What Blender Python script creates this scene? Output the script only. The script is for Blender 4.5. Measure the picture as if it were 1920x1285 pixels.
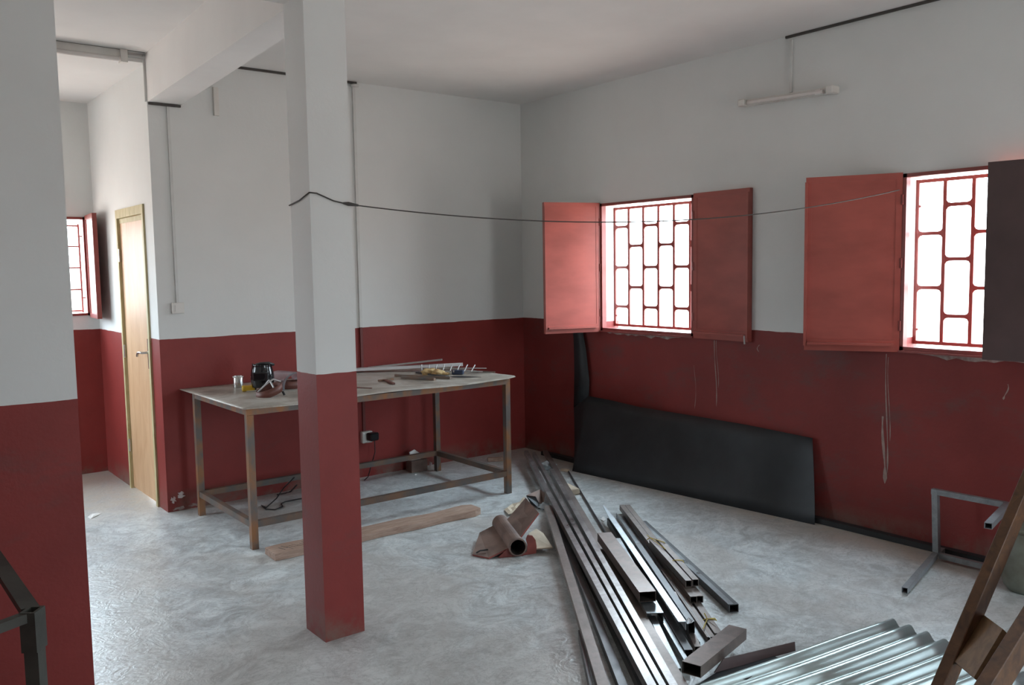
import bpy, bmesh, math, random
from mathutils import Vector, Matrix
random.seed(7)
SC = bpy.context.scene
COL = SC.collection
for o in list(bpy.data.objects): bpy.data.objects.remove(o)

# ---------------------------------------------------------------- camera, sky, exposure
cam_data = bpy.data.cameras.new('camera')
cam_data.sensor_width = 36.0
cam_data.lens = 30.1931
cam_data.clip_start = 0.05
cam = bpy.data.objects.new('camera', cam_data)
COL.objects.link(cam)
_r = Vector((0.786, -0.618, -0.016)); _f = Vector((0.615, 0.784, -0.086))
_u = _r.cross(_f).normalized(); _r = _f.cross(_u).normalized(); _f = _f.normalized()
cam.matrix_world = Matrix(((_r.x, _u.x, -_f.x, -5.0547), (_r.y, _u.y, -_f.y, -6.2649),
                           (_r.z, _u.z, -_f.z, 1.701), (0, 0, 0, 1)))
SC.camera = cam

SKY = 1.0            # overcast sky; the earth yard below the horizon bounces a warm light
world = bpy.data.worlds.new('overcast'); SC.world = world; world.use_nodes = True
_n = world.node_tree.nodes; _l = world.node_tree.links; _n.clear()
_tc = _n.new('ShaderNodeTexCoord'); _sp = _n.new('ShaderNodeSeparateXYZ'); _rp = _n.new('ShaderNodeValToRGB')
_bg = _n.new('ShaderNodeBackground'); _wo = _n.new('ShaderNodeOutputWorld'); _mr = _n.new('ShaderNodeMapRange')
_l.new(_tc.outputs['Generated'], _sp.inputs[0]); _l.new(_sp.outputs['Z'], _mr.inputs['Value'])
_mr.inputs['From Min'].default_value = -1; _mr.inputs['From Max'].default_value = 1
_l.new(_mr.outputs[0], _rp.inputs[0]); _l.new(_rp.outputs[0], _bg.inputs[0]); _l.new(_bg.outputs[0], _wo.inputs[0])
_e = _rp.color_ramp.elements
_e[0].position = 0.0; _e[0].color = (0.56, 0.50, 0.44, 1)
_e[1].position = 1.0; _e[1].color = (1.75, 2.25, 2.58, 1)
_a = _e.new(0.485); _a.color = (0.58, 0.54, 0.51, 1)
_a = _e.new(0.515); _a.color = (0.70, 0.80, 0.87, 1)
_bg.inputs[1].default_value = SKY

def portal(name, loc, size, face):
    d = bpy.data.lights.new(name, 'AREA'); d.shape = 'RECTANGLE'; d.size, d.size_y = size
    d.cycles.is_portal = True
    o = bpy.data.objects.new(name, d); COL.objects.link(o); o.location = loc
    o.rotation_euler = Vector(face).to_track_quat('-Z', 'Y').to_euler()
    return o
portal('opening_daylight', (0.215, -1.547, 1.70), (1.0, 1.06), (-1, 0, 0))
portal('opening_daylight', (0.215, -4.135, 1.70), (1.0, 1.06), (-1, 0, 0))
portal('opening_daylight', (0.215, -6.70, 1.70), (1.0, 1.06), (-1, 0, 0))
portal('opening_daylight', (-4.36, 1.935, 1.77), (2.0, 0.84), (0, -1, 0))  # spans window_3, whose hidden part is widened to let in more light
portal('added_doorway_daylight', (-1.7, -8.815, 1.15), (0.9, 2.3), (0, 1, 0))  # unseen doorway, put in and sized to light the camera-facing sides
portal('opening_daylight', (-6.515, 0.75, 1.70), (0.9, 1.06), (1, 0, 0))  # unseen left window, added to brighten the corridor door

SC.view_settings.view_transform = 'Standard'
SC.view_settings.look = 'None'
SC.view_settings.gamma = 1.0
SC.view_settings.use_curve_mapping = False
SC.view_settings.exposure = 4.0

# ---------------------------------------------------------------- helpers
def tag(o, label=None, cat=None, group=None, kind=None):
    if label: o['label'] = label
    if cat: o['category'] = cat
    if group: o['group'] = group
    if kind: o['kind'] = kind
    return o
def thing(name, loc, label, cat, group=None):
    o = bpy.data.objects.new(name, None); COL.objects.link(o); o.location = loc
    o.empty_display_size = 0.1
    return tag(o, label, cat, group)
class MB:
    def __init__(s): s.v = []; s.f = []; s.sm = []
    def add(s, vs, fs, smooth=False):
        b = len(s.v); s.v += [tuple(v) for v in vs]
        for f in fs: s.f.append([b + i for i in f]); s.sm.append(smooth)
        return s
    def box(s, a, b):
        x0, y0, z0 = a; x1, y1, z1 = b
        if x0 > x1: x0, x1 = x1, x0
        if y0 > y1: y0, y1 = y1, y0
        if z0 > z1: z0, z1 = z1, z0
        return s.add([(x0,y0,z0),(x1,y0,z0),(x1,y1,z0),(x0,y1,z0),(x0,y0,z1),(x1,y0,z1),(x1,y1,z1),(x0,y1,z1)],
                     [(0,3,2,1),(4,5,6,7),(0,1,5,4),(1,2,6,5),(2,3,7,6),(3,0,4,7)])
    def sweep(s, p0, p1, prof, up=(0,0,1), closed=True, inner=None, prof1=None):
        """extrude a 2D profile (side, up) from p0 to p1; inner = hollow inner profile"""
        p0, p1 = Vector(p0), Vector(p1); d = (p1 - p0).normalized()
        r = d.cross(Vector(up)).normalized(); u = r.cross(d).normalized()
        q1 = prof1 or prof
        def ring(p, pr): return [p + r * a + u * b for a, b in pr]
        n = len(prof)
        if not inner:
            s.add(ring(p0, prof) + ring(p1, q1), [(i, (i+1) % n, n + (i+1) % n, n + i) for i in range(n)] + [tuple(range(n-1, -1, -1)), tuple(range(n, 2*n))])
        else:
            vs = ring(p0, prof) + ring(p1, prof) + ring(p0, inner) + ring(p1, inner); fs = []
            for i in range(n):
                j = (i+1) % n
                fs += [(i, j, n+j, n+i), (2*n+j, 2*n+i, 3*n+i, 3*n+j), (i, 2*n+i, 2*n+j, j), (n+i, n+j, 3*n+j, 3*n+i)]
            s.add(vs, fs)
        return s
    def tube(s, pts, r, n=8, smooth=True, cap=True):
        pts = [Vector(p) for p in pts]; rings = []; last = None
        for i, p in enumerate(pts):
            d = (pts[min(i+1, len(pts)-1)] - pts[max(i-1, 0)]).normalized()
            if last is None: a = d.orthogonal().normalized()
            else: a = (last - d * last.dot(d)).normalized()
            last = a; b = d.cross(a)
            rr = r[i] if isinstance(r, (list, tuple)) else r
            rings.append([p + a * rr * math.cos(t) + b * rr * math.sin(t) for t in [2*math.pi*k/n for k in range(n)]])
        vs = [v for g in rings for v in g]
        fs = [(i*n+k, i*n+(k+1) % n, (i+1)*n+(k+1) % n, (i+1)*n+k) for i in range(len(pts)-1) for k in range(n)]
        s.add(vs, fs, smooth)
        if cap: s.add(rings[0] + rings[-1], [tuple(range(n-1, -1, -1)), tuple(range(n, 2*n))])
        return s
    def lathe(s, prof, n=24, c=(0,0,0)):
        vs = [(c[0] + r*math.cos(2*math.pi*k/n), c[1] + r*math.sin(2*math.pi*k/n), c[2] + z) for r, z in prof for k in range(n)]
        return s.add(vs, [(i*n+k, i*n+(k+1) % n, (i+1)*n+(k+1) % n, (i+1)*n+k) for i in range(len(prof)-1) for k in range(n)], True)
    def slab(s, pts, t, n=None):
        """polygon of 3D points given a thickness t along its normal"""
        pts = [Vector(p) for p in pts]
        if n is None:
            n = Vector((0, 0, 0))
            for i in range(len(pts)): n += (pts[i] - pts[0]).cross(pts[(i+1) % len(pts)] - pts[0])
        n = Vector(n).normalized(); m = len(pts)
        return s.add(pts + [p - n * t for p in pts], [tuple(range(m)), tuple(range(2*m-1, m-1, -1))] + [(i, m+i, m+(i+1) % m, (i+1) % m) for i in range(m)])
    def build(s, name, mat, parent=None, bevel=0, fix=True):
        me = bpy.data.meshes.new(name); me.from_pydata(s.v, [], s.f)
        for p, k in zip(me.polygons, s.sm): p.use_smooth = k
        if fix:
            bm = bmesh.new(); bm.from_mesh(me); bmesh.ops.recalc_face_normals(bm, faces=bm.faces)
            if bevel: bmesh.ops.bevel(bm, geom=list(bm.edges), offset=bevel, segments=1, affect='EDGES', clamp_overlap=True)
            bm.to_mesh(me); bm.free()
        me.materials.append(mat)
        o = bpy.data.objects.new(name, me); COL.objects.link(o)
        if parent:
            o.parent = parent
            o.matrix_parent_inverse = Matrix.Translation(-world_loc(parent))
        return o
def world_loc(o):
    v = Vector(o.location); 
    if o.parent: 
        v = v  # children are built in world coordinates around the parent's origin
        return Vector((0, 0, 0)) + PARENT_OFF.get(o.name, Vector((0, 0, 0)))
    return v
PARENT_OFF = {}
def rect(w, h, cx=0, cy=0):
    return [(cx-w/2, cy-h/2), (cx+w/2, cy-h/2), (cx+w/2, cy+h/2), (cx-w/2, cy+h/2)]

# ---------------------------------------------------------------- materials
def new_mat(name):
    m = bpy.data.materials.new(name); m.use_nodes = True
    nt = m.node_tree; b = nt.nodes['Principled BSDF']
    return m, nt, b
def nd(nt, t, **kw):
    n = nt.nodes.new(t)
    for k, v in kw.items():
        if k in n.inputs: n.inputs[k].default_value = v
        else: setattr(n, k, v)
    return n
def pos(nt, scale=(1,1,1), obj=False):
    if obj:
        g = nt.nodes.new('ShaderNodeTexCoord').outputs['Object']
    else: g = nt.nodes.new('ShaderNodeNewGeometry').outputs['Position']
    mp = nt.nodes.new('ShaderNodeMapping'); nt.links.new(g, mp.inputs[0]); mp.inputs['Scale'].default_value = scale
    return mp.outputs[0]
def noise(nt, vec, scale, detail=4, rough=.55, dist=0):
    n = nd(nt, 'ShaderNodeTexNoise', Scale=scale, Detail=detail, Roughness=rough, Distortion=dist)
    nt.links.new(vec, n.inputs['Vector']); return n.outputs['Fac']
def ramp(nt, fac, stops):
    r = nt.nodes.new('ShaderNodeValToRGB'); nt.links.new(fac, r.inputs[0]); e = r.color_ramp.elements
    e[0].position, e[0].color = stops[0][0], (*stops[0][1], 1)
    e[1].position, e[1].color = stops[-1][0], (*stops[-1][1], 1)
    for p, c in stops[1:-1]: e.new(p).color = (*c, 1)
    return r.outputs[0]
def mix(nt, fac, a, b):
    m = nt.nodes.new('ShaderNodeMix'); m.data_type = 'RGBA'
    for i, v in ((0, fac), (6, a), (7, b)):
        if hasattr(v, 'is_output') or isinstance(v, bpy.types.NodeSocket): nt.links.new(v, m.inputs[i])
        else: m.inputs[i].default_value = v if i == 0 else (*v, 1)
    return m.outputs[2]
def math_n(nt, op, a, b=None):
    m = nt.nodes.new('ShaderNodeMath'); m.operation = op
    for i, v in ((0, a), (1, b)):
        if v is None: continue
        if isinstance(v, bpy.types.NodeSocket): nt.links.new(v, m.inputs[i])
        else: m.inputs[i].default_value = v
    return m.outputs[0]
def bump(nt, b, h, strength=.2, dist=.01):
    n = nd(nt, 'ShaderNodeBump', Strength=strength, Distance=dist); nt.links.new(h, n.inputs['Height']); nt.links.new(n.outputs[0], b.inputs['Normal'])
def simple(name, color, rough=.5, metal=0, var=.25, scale=12, bmp=.05, color2=None, stretch=(1,1,1), spec=None, thr=(.35,.65)):
    m, nt, b = new_mat(name)
    v = pos(nt, stretch)
    f = noise(nt, v, scale)
    c2 = color2 or tuple(c * (1 - var) for c in color)
    nt.links.new(ramp(nt, f, [(thr[0], color), (thr[1], c2)]), b.inputs['Base Color'])
    b.inputs['Roughness'].default_value = rough; b.inputs['Metallic'].default_value = metal
    if spec is not None: b.inputs['Specular IOR Level'].default_value = spec
    if bmp: bump(nt, b, noise(nt, v, scale*5), bmp, .005)
    return m

WHITE = (.74, .755, .74); RED = (.25, .036, .031); PAINT_Z = 1.24
def wall_paint(name, white=WHITE, red=RED, line=PAINT_Z, grime=.0, gr=(.56, .74)):
    m, nt, b = new_mat(name)
    p = pos(nt); sp = nt.nodes.new('ShaderNodeSeparateXYZ'); nt.links.new(p, sp.inputs[0])
    wob = math_n(nt, 'MULTIPLY', math_n(nt, 'SUBTRACT', noise(nt, p, 6, 3), .5), .012)
    z = math_n(nt, 'ADD', sp.outputs['Z'], wob)
    up = math_n(nt, 'GREATER_THAN', z, line)
    big = noise(nt, p, 1.3, 5, .6); fine = noise(nt, p, 45, 3, .6)
    wcol = ramp(nt, big, [(.3, tuple(c*.93 for c in white)), (.7, white)])
    rcol = ramp(nt, big, [(.3, tuple(c*.78 for c in red)), (.7, tuple(c*1.1 for c in red))])
    # scuffs and cement dust low on the red dado
    dust = noise(nt, p, 3.2, 6, .7)
    low = nd(nt, 'ShaderNodeMapRange'); nt.links.new(sp.outputs['Z'], low.inputs[0])
    low.inputs['From Min'].default_value = .16; low.inputs['From Max'].default_value = .0
    dm = math_n(nt, 'MULTIPLY', low.outputs[0], ramp_f(nt, dust, .40, .62))
    rcol = mix(nt, math_n(nt, 'MULTIPLY', dm, .75), rcol, (.17, .14, .11))
    scuff = ramp_f(nt, noise(nt, pos(nt, (1, 1, 2.0)), 2.1, 7, .72), gr[0], gr[1])
    rcol = mix(nt, math_n(nt, 'MULTIPLY', scuff, grime), rcol, (.105, .058, .055))
    nt.links.new(mix(nt, up, rcol, wcol), b.inputs['Base Color'])
    rr = nd(nt, 'ShaderNodeMapRange'); nt.links.new(up, rr.inputs[0]); rr.inputs['To Min'].default_value = .5; rr.inputs['To Max'].default_value = .8
    nt.links.new(rr.outputs[0], b.inputs['Roughness']); b.inputs['Specular IOR Level'].default_value = .3
    bump(nt, b, math_n(nt, 'ADD', fine, math_n(nt, 'MULTIPLY', big, 2.0)), .16, .006)
    return m
def ramp_f(nt, f, a, b_):
    n = nd(nt, 'ShaderNodeMapRange'); nt.links.new(f, n.inputs[0]); n.inputs['From Min'].default_value = a; n.inputs['From Max'].default_value = b_
    n.interpolation_type = 'SMOOTHSTEP'
    return n.outputs[0]

M = {}
M['wall'] = wall_paint('two_tone_wall_paint', grime=.35)
M['wall_window'] = wall_paint('two_tone_window_wall_paint', red=(.205, .034, .030), grime=.6, gr=(.48, .72))
M['ceiling'] = simple('ceiling_plaster', (.78, .77, .75), .85, var=.06, scale=2, bmp=.08)
def floor_mat():
    m, nt, b = new_mat('trowelled_cement')
    p = pos(nt)
    big = noise(nt, p, .9, 5, .6, .6); mid = noise(nt, p, 5, 8, .72, 1.6); fine = noise(nt, p, 40, 4, .6)
    swirl = noise(nt, p, 9, 3, .5, 4.0)
    c = ramp(nt, mid, [(.36, (.36, .378, .378)), (.5, (.55, .585, .59)), (.62, (.70, .735, .735))])
    c = mix(nt, math_n(nt, 'MULTIPLY', ramp_f(nt, big, .42, .62), .55), c, (.47, .435, .40))
    lines = math_n(nt, 'ABSOLUTE', math_n(nt, 'SUBTRACT', swirl, .5))
    c = mix(nt, math_n(nt, 'MULTIPLY', math_n(nt, 'SUBTRACT', 1, ramp_f(nt, lines, 0, .022)), .30), c, (.17, .16, .15))
    fl = math_n(nt, 'ABSOLUTE', math_n(nt, 'SUBTRACT', noise(nt, pos(nt, (1, 1.6, 1)), 3.2, 5, .6, 3.0), .5))
    c = mix(nt, math_n(nt, 'MULTIPLY', math_n(nt, 'SUBTRACT', 1, ramp_f(nt, fl, 0, .03)), .38), c, (.27, .26, .245))
    c = mix(nt, math_n(nt, 'MULTIPLY', ramp_f(nt, noise(nt, p, 14, 5, .75, 1.2), .55, .68), .5), c, (.30, .30, .29))
    sx = nt.nodes.new('ShaderNodeSeparateXYZ'); nt.links.new(p, sx.inputs[0])
    near = ramp_f(nt, math_n(nt, 'ADD', sx.outputs['X'], math_n(nt, 'MULTIPLY', big, .4)), -.32, .22)
    near2 = ramp_f(nt, math_n(nt, 'ADD', sx.outputs['Y'], math_n(nt, 'MULTIPLY', big, .8)), -.1, 1.3)
    dust = math_n(nt, 'MULTIPLY', math_n(nt, 'MAXIMUM', near, near2), math_n(nt, 'ADD', .35, ramp_f(nt, mid, .35, .6)))
    c = mix(nt, math_n(nt, 'MINIMUM', math_n(nt, 'MULTIPLY', dust, .7), .75), c, (.43, .37, .30))
    spots = ramp_f(nt, noise(nt, p, 2.6, 6, .75), .63, .72)
    c = mix(nt, math_n(nt, 'MULTIPLY', spots, .35), c, (.24, .20, .17))
    nt.links.new(c, b.inputs['Base Color'])
    r = nd(nt, 'ShaderNodeMapRange'); nt.links.new(mid, r.inputs[0]); r.inputs['To Min'].default_value = .2; r.inputs['To Max'].default_value = .46; b.inputs['Specular IOR Level'].default_value = .75
    nt.links.new(r.outputs[0], b.inputs['Roughness'])
    bump(nt, b, math_n(nt, 'ADD', math_n(nt, 'MULTIPLY', swirl, .8), math_n(nt, 'MULTIPLY', fine, .35)), .4, .008)
    return m
M['floor'] = floor_mat()
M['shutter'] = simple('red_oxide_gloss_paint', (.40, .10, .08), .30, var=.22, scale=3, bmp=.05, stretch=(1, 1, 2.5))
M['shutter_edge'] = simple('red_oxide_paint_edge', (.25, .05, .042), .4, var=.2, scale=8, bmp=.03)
M['shutter_inner'] = simple('dark_brown_face', (.085, .052, .05), .5, var=.25, scale=4, bmp=.05)  # darker brown than the outer panel, on every leaf's inner face
M['grille'] = simple('red_grille_paint', (.30, .055, .045), .45, var=.2)
M['jamb'] = simple('white_jamb_plaster', (.76, .76, .75), .8, var=.08)
M['rust'] = simple('rusty_steel_tube', (.13, .115, .105), .5, .35, color2=(.27, .125, .055), scale=9, bmp=.12, stretch=(1, 1, .6), thr=(.42, .62))
M['rust_dark'] = simple('rusty_dark_rail', (.10, .095, .09), .5, .4, color2=(.19, .11, .07), scale=7, bmp=.12)
def top_mat():
    m, nt, b = new_mat('worn_sheet_steel_top')
    p = pos(nt); a = noise(nt, p, 2.2, 7, .7, .7); f = noise(nt, p, 30, 4, .6)
    c = ramp(nt, a, [(.34, (.21, .185, .16)), (.47, (.38, .34, .285)), (.60, (.54, .52, .475)), (.74, (.42, .30, .21))])
    nt.links.new(c, b.inputs['Base Color']); b.inputs['Metallic'].default_value = .25; b.inputs['Roughness'].default_value = .42
    bump(nt, b, math_n(nt, 'ADD', a, math_n(nt, 'MULTIPLY', f, .2)), .15, .01); return m
M['table_top'] = top_mat()
def tube_mat(name, c1, c2, rough, metal=.75, scale=14):
    m, nt, b = new_mat(name); p = pos(nt); a = noise(nt, p, scale, 6, .7, .5); l = noise(nt, p, 2.0, 3)
    nt.links.new(ramp(nt, a, [(.36, c1), (.66, c2)]), b.inputs['Base Color'])
    b.inputs['Metallic'].default_value = metal
    r = nd(nt, 'ShaderNodeMapRange'); nt.links.new(math_n(nt, 'ADD', a, l), r.inputs[0]); r.inputs['From Min'].default_value = .7; r.inputs['From Max'].default_value = 1.3
    r.inputs['To Min'].default_value = rough[0]; r.inputs['To Max'].default_value = rough[1]
    nt.links.new(r.outputs[0], b.inputs['Roughness']); bump(nt, b, a, .03, .003); return m
M['steel_brown'] = tube_mat('brown_mill_scale_steel', (.15, .122, .11), (.25, .21, .19), (.34, .5), .6)
M['steel_shiny'] = tube_mat('oiled_mill_scale_steel', (.17, .15, .142), (.36, .34, .335), (.27, .42), .7)
M['steel_grey'] = tube_mat('bright_grey_steel', (.17, .18, .185), (.30, .315, .32), (.25, .42), .75)
M['steel_dark'] = tube_mat('dark_blue_steel', (.07, .07, .073), (.125, .128, .132), (.3, .5), .6)
M['steel_pale'] = tube_mat('pale_zinc_steel', (.55, .60, .64), (.68, .73, .76), (.3, .45), .6)
M['steel_rustbrown'] = tube_mat('rust_brown_tube', (.10, .072, .06), (.20, .15, .13), (.32, .5), .55)
M['bore'] = simple('shaded_bore', (.03, .022, .018), .8, var=.4)  # shade inside tubes and pipe, painted as a near-black colour
M['black_sheet'] = simple('black_steel_sheet', (.026, .029, .032), .55, .2, var=.3, scale=5, bmp=.04)
M['galv'] = None
def galv():
    m, nt, b = new_mat('galvanised_sheet'); p = pos(nt)
    v = nd(nt, 'ShaderNodeTexVoronoi', Scale=60); nt.links.new(p, v.inputs['Vector'])
    a = noise(nt, p, 5, 4)
    c = mix(nt, .25, ramp(nt, a, [(.3, (.42, .49, .48)), (.7, (.56, .64, .63))]), (.34, .40, .39))
    nt.links.new(c, b.inputs['Base Color']); b.inputs['Metallic'].default_value = .85; b.inputs['Roughness'].default_value = .36
    bump(nt, b, v.outputs['Distance'], .04, .002); return m
M['galv'] = galv()
def wood_mat(name, c1, c2, stretch, rough=.65, scale=6):
    m, nt, b = new_mat(name); p = pos(nt, stretch); a = noise(nt, p, scale, 6, .6, .8)
    nt.links.new(ramp(nt, a, [(.3, c1), (.68, c2)]), b.inputs['Base Color']); b.inputs['Roughness'].default_value = rough
    bump(nt, b, a, .12, .004); return m
M['plank'] = wood_mat('raw_plank_wood', (.27, .165, .12), (.45, .32, .25), (1.2, 9, 9))
M['door'] = wood_mat('plywood_door_face', (.48, .27, .14), (.60, .38, .22), (3, 3, .8), .5, 3)
M['door_frame'] = wood_mat('green_yellow_frame_wood', (.36, .30, .14), (.55, .48, .28), (4, 4, .8), .6)
M['ladder'] = wood_mat('dark_ladder_wood', (.045, .018, .007), (.115, .050, .018), (3, 3, 3), .6)
M['ladder_step'] = wood_mat('plywood_step', (.11, .058, .025), (.19, .105, .05), (2, 6, 6), .6)
M['blade'] = simple('worn_red_brown_steel_plate', (.23, .155, .125), .6, .2, color2=(.13, .085, .07), scale=7, bmp=.15)
M['blade_red'] = simple('red_painted_plate', (.30, .07, .055), .5, var=.35, scale=9, bmp=.1)
M['paper'] = simple('cream_paper', (.60, .50, .38), .8, var=.25, scale=9, bmp=.2)
M['white_paper'] = simple('white_scrap', (.78, .77, .75), .8, var=.12, scale=9, bmp=.2)
M['plastic'] = simple('clear_grey_plastic', (.45, .50, .52), .25, var=.2)
M['white_plastic'] = simple('white_plastic', (.72, .70, .66), .45, var=.08)
M['tube_glass'] = simple('unlit_lamp_tube', (.70, .66, .63), .2, var=.04, bmp=0)
M['conduit_white'] = simple('white_painted_conduit', (.66, .67, .65), .7, var=.08)
M['conduit_red'] = simple('red_painted_conduit', (.15, .028, .024), .5, var=.1)
M['conduit_dark'] = simple('dark_cable', (.06, .055, .05), .6, var=.2)
M['black'] = simple('black_plastic', (.015, .015, .017), .3, var=.3)
M['black_glossy'] = simple('glossy_black_shell', (.012, .012, .014), .12, var=.2, bmp=0)
M['chrome'] = simple('satin_chrome', (.6, .6, .58), .25, .9, var=.1, bmp=0)
M['yellow'] = simple('yellow_plastic', (.75, .47, .03), .4, var=.1)
M['glove'] = simple('tan_glove_cloth', (.55, .40, .20), .9, color2=(.30, .17, .06), scale=22, bmp=.4)
M['blue_box'] = simple('dark_blue_plastic', (.03, .045, .085), .4, var=.2)
M['leather'] = simple('red_brown_headband', (.16, .055, .04), .5, var=.35, scale=15)
M['white_flat'] = simple('white_aluminium_strip', (.78, .78, .80), .35, .1, var=.06, bmp=0)
M['grey_flat'] = simple('grey_aluminium_strip', (.50, .49, .49), .35, .5, var=.1, bmp=0)
M['twine'] = simple('yellow_tie', (.55, .40, .06), .6, var=.2, bmp=0)
M['drip'] = simple('pale_plaster_drip', (.34, .24, .21), .8, var=.3, scale=30)
M['plaster'] = simple('bare_plaster_patch', (.40, .34, .31), .85, color2=(.20, .11, .10), scale=16, bmp=.3)
M['plaster_white'] = simple('flaked_white_plaster', (.70, .68, .66), .85, color2=(.45, .30, .28), scale=18, bmp=.3)
M['pot'] = simple('weathered_enamel', (.17, .18, .145), .5, color2=(.11, .10, .07), scale=9, bmp=.1)
def clear():
    m, nt, b = new_mat('clear_visor_plastic'); b.inputs['Base Color'].default_value = (.85, .88, .95, 1)
    b.inputs['Transmission Weight'].default_value = .85; b.inputs['Roughness'].default_value = .12; b.inputs['IOR'].default_value = 1.2
    return m
M['clear'] = clear()

# ---------------------------------------------------------------- setting
H = 3.2
XC = -3.29          # plane of the corridor wall
YF = 1.72           # far corridor wall
XL, YB = -6.3, -8.6
def struct(o, label): return tag(o, label, 'structure part' if False else None, kind='structure')
def S(name, mb, mat, label, **k):
    o = mb.build(name, mat, **k); o['kind'] = 'structure'; o['label'] = label; return o
S('floor', MB().box((XL-.2, YB-.2, -.15), (.2, YF+.2, 0)), M['floor'], 'grey trowelled cement floor with swirl marks and dust')
S('ceiling', MB().box((XL-.2, YB-.2, H), (.2, 0, H+.15)).box((XL-.2, 0, 3.14), (XC+.12, YF+.2, H+.15)), M['ceiling'], 'white plastered ceiling')
def wall(axis, c0, c1, a0, a1, openings, z1=H):
    """axis 'x': wall slab between x=c0..c1 running along y a0..a1; openings (lo, hi, zlo, zhi)"""
    mb = MB(); cuts = sorted({a0, a1, *[o[0] for o in openings], *[o[1] for o in openings]})
    for lo, hi in zip(cuts, cuts[1:]):
        hole = [o for o in openings if o[0] <= lo + 1e-6 and o[1] >= hi - 1e-6]
        segs = [(0, z1)] if not hole else [s for s in ((0, hole[0][2]), (hole[0][3], z1)) if s[1] - s[0] > 1e-4]
        for s0, s1 in segs:
            if axis == 'x': mb.box((c0, lo, s0), (c1, hi, s1))
            else: mb.box((lo, c0, s0), (hi, c1, s1))
    return mb
WZ = (1.17, 2.225)
W1 = (-2.045, -1.05); W2 = (-4.64, -3.638)
wr = S('wall_right', wall('x', 0, .2, YB, .2, [(W1[0], W1[1], *WZ), (W2[0], W2[1], *WZ), (-7.2, -6.2, *WZ)]), M['wall_window'],
  'right wall, white above a dark red dado, with shuttered windows')
wb = S('wall_back', wall('y', 0, .2, XC, 0, []), M['wall'], 'back wall behind the steel table, white over red dado')
S('wall_corridor', wall('x', XC, XC+.12, .2, YF, [(.235, .925, 0, 2.165)], H), M['wall'], 'side wall of the corridor holding the plywood door')
S('wall_far', wall('y', YF, YF+.2, XL, XC+.12, [(-5.36, -3.36, 1.36, 2.19)]), M['wall'], 'far corridor wall with a small barred window')
S('wall_left', wall('x', XL-.2, XL, YB, YF+.2, [(.3, 1.2, *WZ)]), M['wall'], 'left outer wall with an unseen window added for light')  # the opening is an addition that brightens the corridor door
S('wall_front', wall('y', YB-.2, YB, XL, .2, [(-2.15, -1.25, 0, 2.3)]), M['wall'], 'front wall behind the camera with an unseen doorway added for daylight')
S('wall_partition', MB().box((XL, -2.753, 0), (-4.37, -2.55, H)), M['wall'], 'white and dark red wall end in the left foreground')
PX0, PY0, PW = -3.390, -2.7205, .2
pil = S('pillar', MB().box((PX0, PY0, 0), (PX0+PW, PY0+.205, H)), M['wall'], 'square concrete pillar in the room centre, white over red')
bm_ = MB().add([(-3.385, -2.52, 2.88), (-3.215, -2.52, 2.88), (-3.065, 0, 2.88), (-3.29, 0, 2.88), (-3.385, -2.52, H), (-3.215, -2.52, H), (-3.065, 0, H), (-3.29, 0, H)],
     [(0,3,2,1),(4,5,6,7),(0,1,5,4),(1,2,6,5),(2,3,7,6),(3,0,4,7)])
S('beam', bm_, M['ceiling'], 'white concrete ceiling beam from the pillar to the back wall')
S('beam', MB().box((-6.3, -2.72, 2.90), (-3.39, -2.52, H)), M['ceiling'], 'white concrete ceiling beam above the left wall end')

# stains, drips and bare plaster on the walls (thin raised relief)
def drip(parent, y, z1, z0, w, name='paint_drip'):
    mb = MB(); n = 12; L = []; Rr = []
    for i in range(n+1):
        t = i/n; z = z1 + (z0-z1)*t; ww = w*(.35 + .5*abs(math.sin(t*5+y*9)) + (.5 if .75 < t < .95 else 0))*(1 if t < .97 else .2)
        yy = y + .012*math.sin(t*4+y*5); L.append((-.0015, yy-ww/2, z)); Rr.append((-.0015, yy+ww/2, z))
    vs = L + Rr; m = n+1
    mb.add(vs, [(i, i+1, m+i+1, m+i) for i in range(n)])
    mb.add([(0.001, v[1], v[2]) for v in vs], [(i, m+i, m+i+1, i+1) for i in range(n)])
    return mb.build(name, M['drip'], parent, fix=False)
for a in [(-2.245, 1.15, .66, .010), (-2.262, 1.15, .80, .005), (-3.562, 1.14, .40, .010), (-3.575, 1.12, .60, .006), (-3.548, .75, .33, .022),
          (-4.245, 1.02, .93, .009), (-2.62, 1.14, 1.09, .008), (-2.05, .95, .62, .004)]:
    drip(wr, *a)
def patch(parent, pts, mat, name='plaster_patch', t=.0025):
    return MB().slab(pts, t).build(name, mat, parent)
def blob_x(y0, y1, z0, z1, n=22, x=-.0025):
    pts = []
    for i in range(n):
        u = i/(n-1); pts.append((x, y0+(y1-y0)*u, z1))
    for i in range(n):
        u = 1-i/(n-1); pts.append((x, y0+(y1-y0)*u, z1-(z1-z0)*(.35+.65*random.random())*(1-abs(2*u-1)**4)-.001))
    return pts
patch(wr, blob_x(-1.95, -1.06, 1.125, 1.166), M['plaster'])
patch(wr, blob_x(-4.75, -3.66, 1.12, 1.166), M['plaster'])
def flake(parent, x0, x1, z0, z1, y, mat, name='flaked_plaster'):
    n = 14; pts = []
    for i in range(n):
        a = 2*math.pi*i/n; r = random.choice((.35, .6, .8, 1.0))*random.uniform(.8, 1)
        pts.append(((x0+x1)/2+(x1-x0)/2*r*math.cos(a), y, (z0+z1)/2+(z1-z0)/2*r*math.sin(a)))
    return MB().slab(pts, .004, (0, -1, 0)).build(name, mat, parent)
flake(wb, -3.275, -3.225, .05, .12, -.003, M['plaster_white']); flake(wb, -3.235, -3.16, .085, .14, -.003, M['plaster_white'])
flake(wb, -3.28, -3.16, .0, .035, -.003, M['plaster']); flake(wb, -3.16, -3.03, .005, .045, -.003, M['plaster'])

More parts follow.
